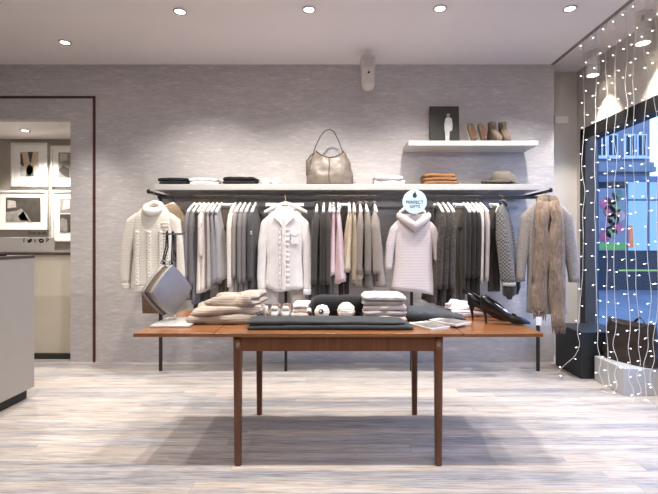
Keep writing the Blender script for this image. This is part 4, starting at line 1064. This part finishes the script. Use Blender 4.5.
# ------------------------------------------------------------------ fairy lights
bm_ = MB().ell((0, 0, 0), (.0038, .0038, .0075), 8, 6).tube([(0, 0, -.023), (0, 0, -.006)], .0023, 6).build('bulb', M['bulb'], None); bm_.data.materials.append(M['wire'])
for p_ in bm_.data.polygons:
    if p_.center.z < -.0075: p_.material_index = 1
BULB = bm_.data; bpy.data.objects.remove(bm_)
XS = 2.345
spec = [ # px, floor curl
 (583.5, [(2.33, 4.10, .95), (2.26, 4.03, .62), (2.22, 3.99, .45), (2.235, 3.98, .33), (2.20, 4.0, .22), (2.14, 4.06, .12), (2.10, 4.12, .012), (2.13, 4.02, .012)]),
 (596, [(2.345, 3.90, .7), (2.36, 3.91, .48), (2.345, 3.89, .34), (2.355, 3.86, .22), (2.335, 3.85, .12), (2.345, 3.80, .012), (2.28, 3.74, .012)]),
 (607, [(2.345, 3.76, .7), (2.33, 3.74, .5), (2.36, 3.77, .36), (2.33, 3.72, .26), (2.35, 3.75, .14), (2.32, 3.69, .06), (2.30, 3.73, .014)]),
 (615, [(2.345, 3.65, .75), (2.36, 3.66, .55), (2.34, 3.67, .40), (2.355, 3.63, .27), (2.34, 3.65, .16), (2.33, 3.60, .08), (2.30, 3.63, .012), (2.25, 3.68, .012)]),
 (626, [(2.35, 3.50, .9), (2.37, 3.50, .6), (2.34, 3.48, .42), (2.37, 3.50, .30), (2.35, 3.49, .18), (2.38, 3.48, .09), (2.36, 3.45, .012), (2.31, 3.42, .012)]),
 (634, [(2.36, 3.42, .9), (2.40, 3.44, .62), (2.40, 3.45, .44), (2.43, 3.47, .30), (2.40, 3.47, .2), (2.42, 3.45, .1), (2.41, 3.44, .012), (2.46, 3.45, .012)]),
 (646, [(2.36, 3.29, 1.1), (2.40, 3.31, .85), (2.41, 3.36, .6), (2.44, 3.40, .44), (2.42, 3.42, .3), (2.44, 3.43, .18), (2.43, 3.40, .06), (2.45, 3.37, .012)]),
 (656, [(2.35, 3.18, 1.2), (2.37, 3.2, 1.0), (2.41, 3.26, .75), (2.42, 3.32, .52), (2.46, 3.36, .36), (2.44, 3.38, .22), (2.47, 3.36, .1), (2.46, 3.33, .012)]),
]
SP = ['nearest the grey coat', 'second from the back wall', 'third from the back wall', 'fourth from the back wall', 'fifth from the back wall', 'sixth from the back wall', 'seventh from the back wall', 'nearest the viewer']
def smooth_path(P, k=5):
    out = []
    for i in range(len(P)-1):
        a = P[max(0, i-1)]; b = P[i]; c = P[i+1]; d = P[min(len(P)-1, i+2)]
        for q in range(k):
            t = q/k
            out.append(.5*((2*b)+(c-a)*t+(2*a-5*b+4*c-d)*t*t+(3*b-a-3*c+d)*t**3))
    return out+[P[-1]]
for i, (px, tail) in enumerate(spec):
    Y = F*XS/(px-CX); rng = random.Random(100+i)
    o = thing('fairy_light_string', 'hanging string of small white lights in the window, '+SP[i], 'fairy lights', (XS, Y, 0), 0, 'fairy light strings in the window')
    P = [Vector((XS, Y, SZ-.015))]; z = SZ-.25; ze = tail[0][2]+.15
    while z > ze:
        P.append(Vector((XS+rng.uniform(-.012, .012), Y+rng.uniform(-.012, .012), z))); z -= .2
    P += [Vector(t) for t in tail]
    P = smooth_path(P, 5); Ls = Vector((XS, Y, 0)); P = [p-Ls for p in P]
    MB().tube(P, .0022, 6).build('wire', M['wire'], o)
    # bulbs every 12 cm (closer near the floor) on short stems
    acc = .05; side = 1; nb = 0
    for a, b in zip(P, P[1:]):
        acc += (b-a).length
        if acc > .115 and nb < 44:
            acc = 0; side = -side; nb += 1
            an = rng.uniform(-.6, .6)+(0 if side > 0 else PI); d = Vector((math.cos(an), math.sin(an), rng.uniform(-.5, .3)))*.026
            e = b+d; e.z = max(e.z, .013)
            u = bpy.data.objects.new('bulb', BULB); COL.objects.link(u); u.parent = o; u.location = e
            u.rotation_euler = d.to_track_quat('Z', 'Y').to_euler()
o = thing('fairy_light_cable', 'looped supply cable of the light curtain along the ceiling edge', 'cable', (XS, 3.6, SZ))
P = []
for k in range(61):
    u = k/60; P.append(Vector((.004*math.sin(k), .55-1.3*u, -.012-.05*abs(math.sin(u*PI*9)))))
MB().tube(P, .0045, 6).build('wire', M['wire'], o)
